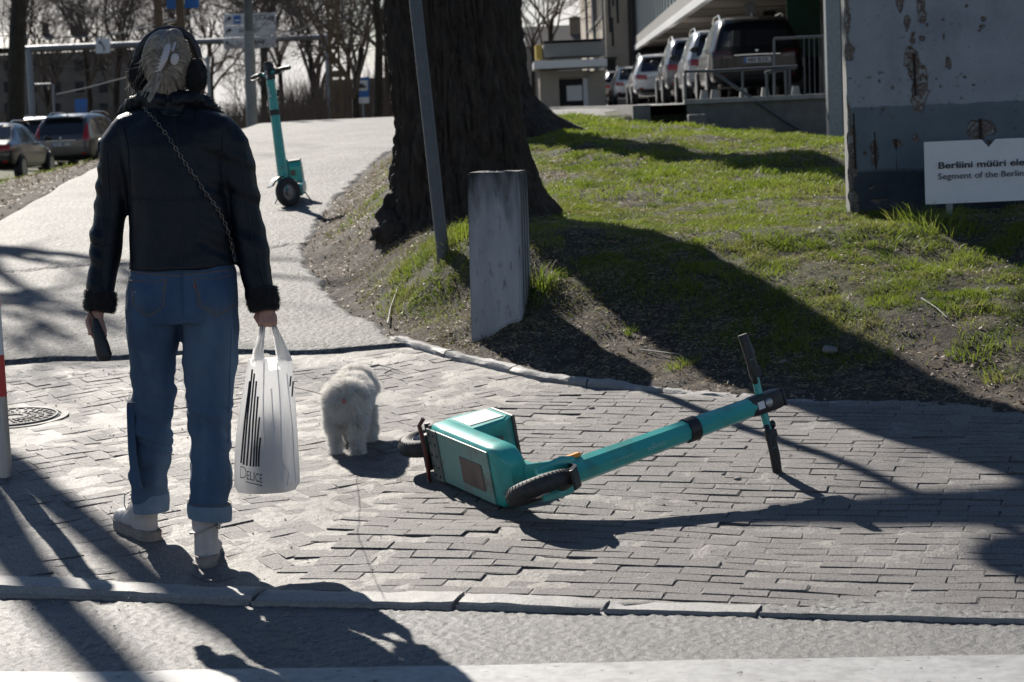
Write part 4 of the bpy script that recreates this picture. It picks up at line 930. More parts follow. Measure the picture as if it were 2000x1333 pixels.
# left hand: relaxed, holding the lead handle against the fingers
dl = WDn - .035
bd.tube([P(193, 592, dl + .01), P(190, 606, dl)], [.025, .024], 12)
for (x, y, rx_, ry_, rz_) in ((188, 616, .026, .014, .026), (186, 628, .028, .014, .022)): bd.ell(P(x, y, dl), (rx_, ry_, rz_), n=14)
finger([P(198, 628, dl), P(204, 644, dl - .012), P(205, 658, dl - .016)], .0095, .0075)
finger([P(192, 630, dl), P(196, 648, dl - .018), P(195, 662, dl - .026), P(189, 662, dl - .036)], .0095, .0072)
finger([P(184, 630, dl), P(186, 648, dl - .018), P(184, 660, dl - .028), P(181, 655, dl - .04)], .0092, .007)
finger([P(176, 627, dl), P(176, 643, dl - .012), P(175, 653, dl - .022)], .0085, .0065)
finger([P(178, 612, dl - .004), P(171, 626, dl - .026), P(174, 640, dl - .044), P(178, 650, dl - .048)], .0105, .0082)
# right hand: fist round the bag handles, knuckles down
dr = WDn - .03
bd.tube([P(518, 590, dr), P(520, 604, dr)], [.025, .026], 12)
bd.ell(P(521, 612, dr), (.030, .017, .024), n=14)
for i, x in enumerate((507, 517, 527, 536)):
    finger([P(x, 618, dr - .006), P(x + 1, 632 - abs(i - 1.4) * 1.5, dr - .014), P(x + .5, 637 - abs(i - 1.4) * 1.5, dr + .006), P(x, 628, dr + .022)], .0096, .0078)
finger([P(506, 608, dr + .01), P(500, 620, dr + .03), P(506, 630, dr + .036), P(516, 631, dr + .034)], .0105, .0085)
me = remesh(bd, .0034, 2, 'body'); bvb = None
part('body', me, M_['skin'], pr)

# jacket
def folds(v, n_):
    d = v - np.array([foot.x, foot.y, 0]); f = (vn3(d * np.array([14, 14, 9]) + 5, 3) - .5) * .013 + (vn3(d * np.array([30, 30, 16]), 4) - .5) * .004
    arm = (np.abs(d[:, 0] + .03) > .165).astype(float); f += arm * (vn3(np.stack([d[:, 0] * 5, d[:, 1] * 5, d[:, 2] * 30 + d[:, 0] * 16], -1), 6) - .5) * .019; return f
jk = MB()
jk.loft([ring(330, 226, 62, .085), ring(335, 241, 96, .105), ring(338, 256, 112, .115), ring(340, 285, 112, .13), ring(342, 330, 104, .135), ring(347, 390, 98, .132), ring(351, 440, 97, .130), ring(355, 490, 102, .135), ring(357, 523, 106, .140)])
jk.tube([P(320, 258, WDn), P(240, 262, WDn), P(226, 285, WDn), P(225, 330, WDn + .005), P(220, 380, WDn + .012), P(212, 430, WDn + .015), P(206, 490, WDn), P(200, 540, WDn - .015), P(196, 585, WDn - .03)], [.10, .066, .064, .064, .060, .058, .054, .050, .048], 20)
jk.tube([P(360, 258, WDn), P(437, 262, WDn), P(452, 285, WDn), P(460, 330, WDn + .005), P(471, 380, WDn + .012), P(480, 430, WDn + .015), P(491, 490, WDn), P(502, 540, WDn - .015), P(511, 582, WDn - .03)], [.10, .066, .064, .064, .061, .058, .055, .052, .048], 20)
jme = remesh(jk, .0065, 4, 'jacket', folds); jb = bvh_of(jme)
jo = part('jacket', jme, M_['leather'], pr)
def drape(pts, bv, off=.002, sub=6, dense=None):
    out = []
    q = [Vector((x, y, 0)) for x, y in pts]; ln = []
    for i in range(len(q) - 1):
        for k in range(sub): ln.append(q[i].lerp(q[i + 1], k / sub))
    ln.append(q[-1])
    for p in ln:
        d = (P(p.x, p.y, 1) - CAM).normalized(); h, n_, _, _ = bv.ray_cast(CAM, d, 30)
        if h is not None: out.append(h + n_ * off if n_.dot(d) < 0 else h - n_ * off)
    return out
def piping(name, pts, bv, m_, par, r_=.0022, off=.001, sub=8, n=6):
    q = drape(pts, bv, off, sub)
    if len(q) > 2: return part(name, MB().tube(q, r_, n), m_, par, True)
for pts in ([(338, 232), (343, 300), (349, 400), (357, 518)], [(342, 232), (347, 300), (353, 400), (361, 518)], [(252, 384), (300, 388), (348, 388), (400, 386), (446, 382)], [(252, 389), (300, 393), (348, 393), (400, 391), (446, 387)],
            [(240, 248), (250, 290), (252, 340), (254, 400)], [(438, 250), (434, 290), (440, 340), (448, 400)], [(208, 300), (214, 400), (204, 480)], [(470, 300), (482, 400), (494, 480)], [(178, 476), (200, 482), (226, 478)], [(478, 470), (500, 476), (520, 468)], [(200, 486), (192, 560)], [(500, 486), (516, 556)]):
    piping('seam', pts, jb, M_['seam'], jo)
def fuzz(me, N, ln, wid, seed, lay=(0, 0, -1), lf=.4, K=3, keepf=None, cl_=.7):
    """short hairs standing on a surface"""
    n = len(me.vertices); V = np.empty(n * 3, np.float32); me.vertices.foreach_get('co', V); V = V.reshape(-1, 3).astype(float); Nn = np.empty(n * 3, np.float32); me.vertex_normals.foreach_get('vector', Nn); Nn = Nn.reshape(-1, 3).astype(float)
    rg = np.random.default_rng(seed); i = rg.integers(0, n, N); V = V[i]; Nn = Nn[i]
    if keepf is not None: k = keepf(V); V = V[k]; Nn = Nn[k]
    N = len(V); j = rg.normal(size=(N, 3)); V = V + j * .002; clump = np.stack([vn3(V * 38, s) - .5 for s in (11, 12, 13)], -1) * 1.3
    d1 = Nn * 1 + j * .22 + clump * cl_ + np.array(lay) * lf; d1 /= np.linalg.norm(d1, axis=1, keepdims=True); d2 = d1 + np.array(lay) * lf * 1.2 + clump * cl_ * 1.2; d2 /= np.linalg.norm(d2, axis=1, keepdims=True)
    L_ = ln * rg.uniform(.5, 1.2, N)[:, None]; pts = [V - Nn * .002, V + d1 * L_ * .5, V + d1 * L_ * .5 + d2 * L_ * .5]
    return ribbons(np.stack(pts, 1), wid * rg.uniform(.6, 1.3, N), seed=seed)
# shearling collar and cuffs
cl = MB()
rr_ = [ring(330, 250, 58, .075), ring(329, 222, 56, .070), ring(327, 195, 50, .064), ring(326, 178, 46, .060)]
cl.loft(rr_)
for s_, xs_ in ((-1, (326, 285, 258, 243, 240)), (1, (332, 372, 402, 420, 430))):
    cl.tube([P(x, y, WDn + dz) for x, y, dz in zip(xs_, (196, 193, 206, 226, 243), (-.06, -.03, .03, .07, .09))], [.022, .027, .030, .028, .020], 12)
cme = remesh(cl, .006, 3, 'collar', lambda v, n_: (vn3(v * 70, 5) - .5) * .009)
co_ = part('collar', cme, M_['leather'], jo)
keepc = lambda V: (np.abs(V[:, 0] - P(328, 200, WDn).x) > .085) 
v_, f_ = fuzz(cme, 9000, .007, .0015, 31, keepf=keepc); part('fleece', mesh_np('fleece', v_, f_), M_['shearling'], co_, kind='stuff')
for (xa, ya, xb, yb) in ((197, 570, 194, 607), (511, 562, 516, 606)):
    cf = MB().tube([P(xa, ya, WDn - .028), P((xa + xb) / 2, (ya + yb) / 2, WDn - .03), P(xb, yb, WDn - .032)], [.050, .054, .050], 20)
    cm_ = remesh(cf, .005, 2, 'cuff', lambda v, n_: (vn3(v * 60, 6) - .5) * .008); c_ = part('cuff', cm_, M_['shearling'], jo)
    v_, f_ = fuzz(cm_, 5000, .005, .0014, 33); part('fleece', mesh_np('fleece', v_, f_), M_['shearling'], c_, kind='stuff')
# jeans
def jfold(v, n_):
    d = v - np.array([foot.x, foot.y, 0]); f = (vn3(d * np.array([10, 10, 6]) + 9, 23) - .5) * .016 + (vn3(d * np.array([22, 22, 17]), 24) - .5) * .010 + np.clip(.25 - np.abs(d[:, 2] - .46), 0, .2) * (np.abs(vn3(np.stack([d[:, 0] * 4, d[:, 1] * 4, d[:, 2] * 34 + d[:, 0] * 14], -1), 29) - .5) - .2) * .11
    low = np.clip((.75 - d[:, 2]) / .3, 0, 1); f += low * (vn3(np.stack([d[:, 0] * 7, d[:, 1] * 7, d[:, 2] * 22 + d[:, 0] * 9], -1), 26) - .5) * .020; return f
jn = MB()
jn.loft([ring(355, 512, 96, .112), ring(355, 532, 102, .127), ring(356, 560, 107, .142, dz=0), ring(357, 600, 110, .150), ring(357, 628, 108, .140)])
jn.ell(P(304, 588, WDn - .055), (.085, .095, .085), n=20); jn.ell(P(410, 588, WDn - .055), (.085, .095, .085), n=20)
jn.loft([ring(304, 600, 56, .125), ring(302, 640, 53, .118), ring(300, 700, 45, .10, WDn + .05), ring(299, 780, 39, .082, WDn + .10), ring(297, 840, 41, .078, WDn + .14), ring(295, 900, 40, .074, WDn + .20), ring(294, 960, 34, .068, WDn + .265), ring(294, 985, 32, .066, WDn + .285)])
jn.loft([ring(409, 600, 57, .125), ring(411, 650, 55, .115), ring(410, 700, 52, .10, WDn), ring(410, 780, 45, .085, WDn + .03), ring(410, 850, 42, .078, WDn + .03), ring(411, 920, 42, .074, WDn + .025), ring(409, 985, 40, .07, WDn + .02), ring(409, 1002, 40, .068, WDn + .02)])
nme = remesh(jn, .0065, 4, 'jeans', jfold); nb = bvh_of(nme); no_ = part('jeans', nme, M_['denim'], pr)
# torn flap at the left knee and turned-up hems
fl = MB().loft([[P(x, y, WDn + .02 + z) for x, z in ((247 + k, .04), (250 + k, .09), (256 + k, .15), (266 + k, .14), (262 + k, .045))] for y, k in ((787, 1), (800, 0), (830, 1), (880, 3), (930, 8), (955, 13))])
part('torn_knee_flap', fl, M_['denim'], no_, True)
fr = []; rg = np.random.default_rng(5)
p0 = np.array([[*P(rg.uniform(249, 262), 786, WDn + .05 + rg.uniform(0, .04))] for _ in range(70)]); dv_ = rg.normal(size=(70, 3)) * .008 + np.array([0, 0, .006])
v_, f_ = ribbons(np.stack([p0, p0 + dv_, p0 + dv_ * 2 + rg.normal(size=(70, 3)) * .004], 1), np.full(70, .0012), seed=4); part('frayed_threads', mesh_np('fray', v_, f_), M_['white'], no_, kind='stuff')
for (cx, y0, y1, hw, d, tl) in ((294.5, 962, 998, 34.5, WDn + .275, 0), (409, 984, 1013, 42, WDn + .02, -.10)):
    cu_ = MB().loft([ring(cx, y0, hw - 1, .068, d, tilt=tl), ring(cx, y0 + 2, hw + 1, .073, d, tilt=tl), ring(cx + .5, (y0 + y1) / 2, hw + 1.5, .075, d, tilt=tl), ring(cx + 1, y1, hw, .073, d, tilt=tl * 1.5), ring(cx + 1, y1, hw - 3, .066, d, tilt=tl * 1.5), ring(cx, y0, hw - 4, .062, d, tilt=tl)], cap=False)
    part('turned_up_hem', cu_, M_['denimlight'], no_, True)
    rr2 = ring(cx, y0 - 3, hw + .3, .0705, d, tilt=tl); part('hem_stitching', MB().tube(rr2 + [rr2[0]], .0013, 5), M_['stitch'], no_, True)
for pts in ([(252, 548), (300, 552), (325, 546)], [(325, 546), (318, 600), (291, 618), (268, 604), (258, 586)], [(379, 543), (420, 546), (452, 538)], [(379, 543), (388, 596), (425, 618), (462, 594)], [(354, 512), (353, 560), (357, 622)], [(358, 512), (357, 560), (360, 620)], [(250, 530), (300, 536), (354, 540)], [(357, 538), (410, 532), (462, 526)],
            [(254, 550), (262, 588), (290, 613), (314, 597), (321, 550)], [(383, 548), (392, 592), (425, 612), (456, 590)], [(262, 575), (280, 590), (300, 578), (318, 582)], [(388, 575), (410, 590), (425, 572), (452, 580)], [(452, 640), (448, 760), (446, 880), (448, 980)]):
    piping('seam', pts, nb, M_['stitch'] if pts[0][0] not in (452, 354, 358) else M_['denim'], no_, .0017 if pts[0][0] not in (452, 354, 358) else .002, .0006)
def patch(name, poly, bv, m_, par, off=.003, thick=.0022, sub=5):
    q = drape(poly + [poly[0]], bv, off, sub)[:-1]; c = sum(q, Vector()) / len(q)
    cx = sum(p[0] for p in poly) / len(poly); cy = sum(p[1] for p in poly) / len(poly); ctr = drape([(cx, cy), (cx + .1, cy)], bv, off + .001, 1)[0]
    bm = bmesh.new(); vs = []; rings = 5
    allp = []
    pp_ = [Vector((x, y)) for x, y in poly]; ln = []
    for i in range(len(pp_)):
        for k in range(sub): ln.append(pp_[i].lerp(pp_[(i + 1) % len(pp_)], k / sub))
    V = []; 
    for r_ in range(rings + 1):
        t = r_ / rings
        for p in ln:
            x, y = p.x + (cx - p.x) * t, p.y + (cy - p.y) * t; h = drape([(x, y), (x + .05, y)], bv, off if r_ else .0, 1); V.append(h[0] if h else ctr)
    nl = len(ln); F_ = []
    for r_ in range(rings):
        for k in range(nl): F_.append((r_ * nl + k, r_ * nl + (k + 1) % nl, (r_ + 1) * nl + (k + 1) % nl, (r_ + 1) * nl + k))
    return part(name, MB().add(V, F_), m_, par, True)
patch('back_pocket', [(252, 549), (325, 547), (318, 599), (291, 617), (264, 602)], nb, M_['denim'], no_)
patch('back_pocket', [(379, 544), (453, 540), (463, 594), (425, 617), (389, 596)], nb, M_['denim'], no_)
part('pocket_tab', MB().box(drape([(380, 560), (380.1, 560)], nb, .005, 1)[0], (.004, .003, .012)), M_['lamp_r'], no_)
part('belt_loop', MB().box(drape([(355, 521), (355.1, 521)], nb, .004, 1)[0] + Vector((0, .0, 0)), (.012, .006, .035), bev=.002), M_['denim'], no_)
# boots
def boot(ax, ay, heel, d, yaw, sole_y, toe_out, name_lab, pitch=0):
    """ankle at pixel (ax, ay); built in a local foot frame: y forward"""
    Rz = Matrix.Rotation(yaw, 3, 'Z') @ Matrix.Rotation(pitch, 3, 'X')
    o = P(heel, sole_y, d)
    T = lambda x, y, z: o + Rz @ Vector((x, y, z))
    b_ = MB()
    def rg_(y, z, rx, ry, zz, n=20): return [T(rx * math.cos(a), y + ry * math.sin(a), zz) for a in [2 * math.pi * k / n for k in range(n)]]
    top = P(ax, ay, d)
    hgt = (sole_y - ay) / FPX * d
    b_.loft([rg_(.055, 0, .042, .062, .03), rg_(.05, 0, .041, .056, .06), rg_(.045, 0, .040, .050, .10), rg_(.045, 0, .045, .052, .14), rg_(.04, 0, .048, .054, hgt + .06)])
    b_.ell(T(0, .13, .052), (.044, .09, .038), Rz); b_.ell(T(0, .19, .046), (.042, .055, .032), Rz); b_.ell(T(0, .09, .075), (.036, .07, .05), Rz)
    bt = part('boot', remesh(b_, .0045, 4, 'boot', lambda v, n_: (vn3(v * 45, 8) - .5) * .004), M_['bootleather'], pr)
    outl = []
    for k in range(28):
        a = 2 * math.pi * k / 28; yy = .105 + .145 * math.sin(a); xx = (.044 + .006 * math.sin(a * 1.0)) * math.copysign(abs(math.cos(a)) ** .7, math.cos(a)); outl.append((xx, yy))
    part('sole', MB().loft([[T(x * .96, .105 + (y - .105) * .98, .0 + (.004 if .03 < y < .10 else 0)) for x, y in outl], [T(x * 1.02, y, .008) for x, y in outl], [T(x * 1.03, y, .030) for x, y in outl], [T(x * .97, y, .034) for x, y in outl]]), M_['sole'], bt)
    lug = MB()
    for k in range(12):
        a = math.pi * 2 * k / 12; yy = .105 + .140 * math.sin(a); xx = .044 * math.cos(a); lug.box(T(xx, yy, -.002), (.016, .014, .012), Rz)
    part('heel_block', MB().loft([[T(x * .97, -.035 + (y + .04) * .42, z) for x, y in outl] for z in (-.006, .012)]), M_['sole'], bt)
    rt_ = [T(x * 1.0, y, .036) for x, y in outl]; part('welt', MB().tube(rt_ + [rt_[0]], .003, 6), M_['sole'], bt, True)
    return bt, T
bR, TR = boot(407, 1000, 403, dcam(G(407, 1106, pz)), R(3), 1108, 0, 'r', R(-4))
bL, TL = boot(296, 990, 298, dcam(G(298, 1054, pz)), R(38), 1056, 0, 'l', R(4))
st = MB(); st.tube([TR(.047 * math.cos(a), .045 + .056 * math.sin(a), .125 + .012 * math.cos(a)) for a in [2 * math.pi * k / 20 for k in range(21)]], .010, 8, flat=.35); part('ankle_strap', st, M_['bootleather'], bR, True)
part('buckle', MB().box(TR(.049, .02, .135), (.008, .022, .024), bev=.002), M_['chrome'], bR)
part('pull_tab', MB().box(TR(0, -.011, .175), (.016, .004, .065), bev=.0015), M_['bootleather'], bR)
part('back_seam', MB().tube([TR(0, -.008, .04), TR(0, -.008, .08), TR(0, -.007, .12)], .003, 6), M_['bootleather'], bR, True)
part('pull_tab', MB().box(TL(0, -.012, .14), (.016, .004, .04), bev=.0015), M_['bootleather'], bL)
lc = MB()
for k in range(6):
    z_ = .085 + k * .016; y_ = .125 - k * .006; lc.tube([TL(-.03, y_, z_ - .004), TL(0, y_ + .018, z_ + .004), TL(.03, y_, z_ - .004)], .0022, 5)
part('laces', lc, M_['bootleather'], bL, True, kind='stuff')
bw_ = MB().tube([TL(-.028, .11, .155), TL(-.05, .10, .15), TL(-.058, .09, .12), TL(-.05, .09, .10)], .0022, 5); part('lace_bow', bw_, M_['bootleather'], bL, True)

# hair: twisted up, clipped, loose tail
hr_ = MB(); hr_.ell(P(325, 119, WDn - .008), (.081, .100, .106), n=28).ell(P(340, 78, WDn - .05), (.034, .05, .040), n=16).ell(P(322, 140, WDn - .04), (.062, .065, .07), n=16).tube([P(335, 72, WDn - .08), P(325, 105, WDn - .11), P(311, 142, WDn - .095)], [.028, .032, .020], 14).ell(P(326, 165, WDn - .03), (.045, .05, .05), n=14)
hme = remesh(hr_, .005, 3, 'hair'); ho = part('hair', hme, M_['hairdark'], pr); hbv = bvh_of(hme)
def strands(paths, wid, seed, m_=None, jit=3.0, off=.002, N=1, jd=.0):
    P_ = []; rg = random.Random(seed)
    for pth in paths:
        for _ in range(N):
            jx, jy = rg.gauss(0, jit), rg.gauss(0, jit); pts = []
            for i, q in enumerate(pth):
                t = i / (len(pth) - 1); x = q[0] + jx * (1 - .5 * t) + rg.gauss(0, jit * .1); y = q[1] + jy * (1 - .3 * t)
                if len(q) > 2 and q[2] is not None: pts.append(P(x, y, q[2] + rg.gauss(0, jd)))
                else:
                    h = drape([(x, y), (x + .05, y)], hbv, off + rg.uniform(0, .004), 1); pts.append(h[0] if h else (pts[-1] + Vector((0, .004, -.004)) if pts else P(x, y, WDn - .03)))
            P_.append(pts)
    K = min(len(p) for p in P_); arr = np.array([[list(p[i]) for i in range(K)] for p in P_])
    return ribbons(arr, np.full(len(arr), wid) * np.random.default_rng(seed).uniform(.5, 1.4, len(arr)), seed=seed)
def arc(a, b_, bow, n=7):
    a = Vector(a); b_ = Vector(b_); nrm = Vector((-(b_ - a).y, (b_ - a).x)).normalized(); return [tuple(a.lerp(b_, k / (n - 1)) + nrm * bow * math.sin(math.pi * k / (n - 1))) for k in range(n)]
pa = []
rgh = random.Random(8)
for k in range(620):
    t = rgh.random(); y = 72 + 100 * t; hwid = 50 * math.sqrt(max(.05, 1 - ((y - 118) / 62) ** 2))
    if rgh.random() < .5: a_ = (326 - hwid + 4, y + 6); b2 = (322 + (y - 100) * -.10, 84 + (y - 72) * .55); pa.append(arc(a_, b2, -6 - 6 * rgh.random()))
    else: a_ = (327 + hwid - 4, y + 4); b2 = (338 + (y - 100) * -.22, 86 + (y - 72) * .55); pa.append(arc(a_, b2, 6 + 5 * rgh.random()))
for k in range(160): x = rgh.uniform(318, 362); pa.append(arc((x, 90 + abs(x - 338) * .3), (336, 62 + rgh.uniform(0, 20)), rgh.uniform(-8, 8)))
for k in range(160): x = rgh.uniform(300, 350); pa.append(arc((x, 195), (318 + (x - 325) * .3, 138), rgh.uniform(-3, 3)))
v_, f_ = strands(pa, .0028, 41, jit=1.2); part('strands', mesh_np('strands', v_, f_), M_['hair'], ho, kind='stuff')
tl_ = [[(311, 136, WDn - .105), (309, 150, WDn - .125), (304, 166, WDn - .13), (298, 182, WDn - .135), (291, 196, WDn - .14)], [(309, 138, WDn - .105), (300, 150, WDn - .12), (294, 158, WDn - .12), (282, 172, WDn - .12), (276, 184, WDn - .12)]]
v1, f1 = strands([tl_[0]] * 1, .0028, 43, jit=3.4, N=150, jd=.004); v2, f2 = strands([tl_[1]], .0022, 44, jit=6, N=26, jd=.012)
fly = [[(300 + 6 * math.cos(k), 110, WDn - .08), (280 + 10 * math.sin(k * 2), 125 + 6 * math.cos(k * 3), WDn - .05), (262 + 12 * math.cos(k * 1.7), 150 + 14 * math.sin(k * 2.3), WDn - .02), (258 + 14 * math.cos(k), 175 + 12 * math.sin(k), WDn)] for k in range(9)]
v3, f3 = strands(fly, .0016, 45, jit=4, N=5, jd=.02); f2 = f2 + len(v1); f3 = f3  + 0
part('loose_tail', mesh_np('tail', np.concatenate([v1, v2]), np.concatenate([f1, f2])), M_['hair'], ho, kind='stuff'); part('flyaway_hairs', mesh_np('fly', v3, f3), M_['hair'], ho, kind='stuff')
# claw clip
cp = MB(); dC = WDn - .150
a_ = [P(329, 80, dC + .035), P(327, 95, dC + .008), P(321, 115, dC - .004), P(311, 138, dC + .015)]
cp.tube(a_, [.008, .011, .012, .007], 8, flat=.5)
for k in range(10):
    t = k / 9; i = min(int(t * 3), 2); q_ = a_[i].lerp(a_[i + 1], t * 3 - i); cp.tube([q_, q_ + Vector((-.012, .004, -.002)), q_ + Vector((-.021, .020, -.004))], [.0032, .003, .0018], 6)
ck = part('hair_clip', cp, M_['clip'], ho, True)
part('clip_lobe', MB().ell(P(341, 116, dC + .004), (.014, .006, .020), Matrix.Rotation(R(15), 3, 'Y'), n=16).tube([P(336, 100, dC + .012), P(342, 84, dC + .03)], [.006, .004], 8), M_['clip'], ck, True)
# earmuffs
em = part('earmuff_band', MB().tube([P(266, 118, WDn), P(272, 96, WDn - .005), P(288, 76, WDn - .01), P(308, 62, WDn - .012), P(330, 56, WDn - .012), P(352, 61, WDn - .012), P(371, 74, WDn - .01), P(383, 94, WDn - .005), P(388, 114, WDn)], .0085, 10, flat=1.5), M_['black'], pr, True)
for x, y, sx_ in ((272, 143, -1), (380, 146, 1)):
    me_ = remesh(MB().ell(P(x, y, WDn), (.038, .050, .056), n=24), .005, 2, 'earmuff_pad', lambda v, n_: (vn3(v * 60, 15) - .5) * .006); e_ = part('earmuff_pad', me_, M_['shearling'], em)
    v_, f_ = fuzz(me_, 5200, .006, .0013, 51); part('pile', mesh_np('pile', v_, f_), M_['shearling'], e_, kind='stuff')
# chain strap of the crossbody bag
ch = drape([(282, 214), (300, 232), (330, 270), (362, 320), (395, 370), (425, 412), (440, 445), (450, 480), (456, 515)], jb, .006, 14)
cm_ = MB(); L_ = 0; pp_ = [ch[0]]
for q_ in ch[1:]:
    if (q_ - pp_[-1]).length > .0125: pp_.append(q_)
for i in range(len(pp_) - 1):
    a, b_ = pp_[i], pp_[i + 1]; t = (b_ - a).normalized(); s_ = t.cross(Vector((0, -1, 0))).normalized(); o_n = t.cross(s_); s_ = s_ if i % 2 else (s_ * .35 + o_n * .9).normalized(); c = (a + b_) / 2
    cm_.tube([c + t * math.cos(q) * .0088 + s_ * math.sin(q) * .0052 for q in [2 * math.pi * k / 8 for k in range(9)]], .0016, 5, cap=False)
part('chain_strap', cm_, M_['chain'], pr, True, kind='stuff')
# the lead handle in her left hand
lh = root('lead_handle', P(197, 660, dl - .04), 'black rounded dog lead handle held in her left hand', 'lead handle')
part('grip', remesh(MB().tube([P(185, 622, dl - .045), P(190, 645, dl - .048), P(198, 672, dl - .05), P(204, 695, dl - .05), P(204, 706, dl - .05)], [.010, .018, .024, .026, .019], 16), .004, 3, 'grip'), M_['black'], lh)
part('wrist_loop', MB().tube([P(184, 622, dl - .045), P(177, 612, dl - .04), P(176, 600, dl - .02), P(184, 597, dl + .01)], .0035, 6, flat=.5), M_['black'], lh, True)

# ------------------------------------------------------------------ plastic bag
BD = dr
bgc = P(522, 830, BD)
br = root('plastic_bag', P(522, 960, BD), 'white plastic carrier bag with black slanting stripes hanging from her right hand', 'bag')
secs = [(962, 521, 40, .030), (958, 521, 56, .045), (945, 522, 64, .060), (900, 521, 63, .062), (850, 521, 60, .058), (800, 523, 55, .05), (760, 525, 50, .042), (720, 527, 45, .03), (700, 527, 41, .018)]
nr = 72; rings = []
for i, (y, cx, hw, ry) in enumerate(secs):
    for sub in range(3 if i < len(secs) - 1 else 1):
        t = sub / 3; y2, cx2, hw2, ry2 = [a * (1 - t) + b_ * t for a, b_ in zip(secs[i], secs[min(i + 1, len(secs) - 1)])]; c = P(cx2, y2, BD); rw = hw2 / FPX * BD; r_ = []
        for k in range(nr):
            a = 2 * math.pi * k / nr; w_ = 1 + .05 * math.sin(5 * a + y2 * .03) + .06 * math.sin(9 * a - y2 * .021 + 1) * min(1, (965 - y2) / 60) + .03 * math.sin(17 * a + y2 * .05)
            ca, sa = math.cos(a), math.sin(a); r_.append(c + Vector((rw * math.copysign(abs(ca) ** .8, ca), ry2 * w_ * math.copysign(abs(sa) ** .8, sa) * (1.0), 0)))
        rings.append(r_)
bgm = MB().loft(rings[::1], cap=False); bgm.f.append(tuple(reversed(range(nr)))); bgm.m.append(0)
bme = bgm.mesh('sack', True); bme.shade_smooth(); bbv = bvh_of(bme); bo_ = part('sack', bme, M_['bag'], br)
for path, w0 in (([(503, 706), (505, 680), (510, 655), (513, 636), (517, 626)], (13, 10, 7, 5, 4)), ([(556, 706), (549, 680), (541, 655), (535, 637), (530, 626)], (15, 12, 8, 5, 4))):
    for s_ in (-1, 1):
        hm = MB(); rs = []
        for (x, y), w_ in zip(path, w0):
            c = P(x, y, BD + s_ * .012 * min(1, (y - 630) / 60)); ww = w_ / FPX * BD; rs.append([c + Vector((ww * u_, .004 * math.sin(u_ * 7 + y * .1) , 0)) for u_ in np.linspace(-1, 1, 9)] + [c + Vector((ww * u_, .004 * math.sin(u_ * 7 + y * .1) + .0012, 0)) for u_ in np.linspace(1, -1, 9)])
        hm.loft(rs); part('carry_handle', hm, M_['bag'], br, True)
part('gathered_neck', MB().tube([P(512, 630, dr + .004), P(521, 626, dr + .006), P(533, 630, dr + .004)], .009, 8), M_['bag'], br, True)
pk = remesh(MB().box(P(524, 905, BD), (.12, .06, .16), bev=.01).ell(P(528, 850, BD), (.05, .035, .09), n=12), .01, 3, 'groceries'); part('contents', pk, mat('groceries_inside', (.30, .27, .26), (.5, .46, .44), .8, 12), bo_)
def stripe(pts, w_, par, bv=bbv):
    q1 = drape([(x - w_ / 2, y) for x, y in pts], bv, .0012, 6); q2 = drape([(x + w_ / 2, y) for x, y in pts], bv, .0012, 6); n_ = min(len(q1), len(q2))
    if n_ > 2: part('printed_stripe', MB().add(q1[:n_] + q2[:n_], [(i, i + 1, n_ + i + 1, n_ + i) for i in range(n_ - 1)]), M_['ink'], par, True)
for k, (xt, yt, xb_, yb_) in enumerate(((488, 745, 471, 905), (493, 722, 476, 908), (497, 730, 482, 910), (501, 745, 489, 911), (504, 775, 495, 912), (507, 815, 500, 912), (509, 855, 505, 912))):
    stripe([(xt, yt), ((xt + xb_) / 2 - 1, (yt + yb_) / 2), (xb_, yb_)], 3.6, bo_)
for a in (((570, 735), (568, 755)), ((574, 745), (572, 775))): stripe([(a[0][0] - 2, a[0][1]), (a[1][0] - 2, a[1][1])], 3, bo_)
def draped_text(s, pts, hpx, bv, m_, par, nm='lettering', bold=.0):
    me = text_mesh(s, 1.0, bold, 0); xs_ = [v.co.x for v in me.vertices]; x1 = max(xs_)
    bm = bmesh.new(); bm.from_mesh(me); 
    for v in bm.verts:
        t = v.co.x / x1; px = pts[0][0] + (pts[1][0] - pts[0][0]) * t; py = pts[0][1] + (pts[1][1] - pts[0][1]) * t - v.co.y / .7 * hpx; h = drape([(px, py), (px + .02, py)], bv, .0035, 1); v.co = h[0] if h else P(px, py, BD - .06)
    bm.to_mesh(me); bm.free(); return part(nm, me, m_, par)
draped_text('D', [(468, 934), (482, 936)], 25, bbv, M_['ink'], bo_, bold=-.02)
draped_text('ELICE', [(482, 936), (513, 944)], 17, bbv, M_['ink'], bo_)
stripe_ = drape([(481, 941), (495, 945), (513, 949)], bbv, .003, 6); part('underline', MB().tube(stripe_, .0014, 5), M_['ink'], bo_, True)
cr_ = MB()
for pts in ([(516, 700), (514, 800), (519, 930)], [(541, 700), (548, 800), (552, 945)], [(560, 730), (571, 830), (577, 940)], [(530, 760), (536, 850), (530, 930)], [(549, 900), (565, 925), (560, 950)]):
    q = drape(pts, bbv, -.001, 10); part('crease', MB().tube(q, .0022, 5), M_['bag'], bo_, True)

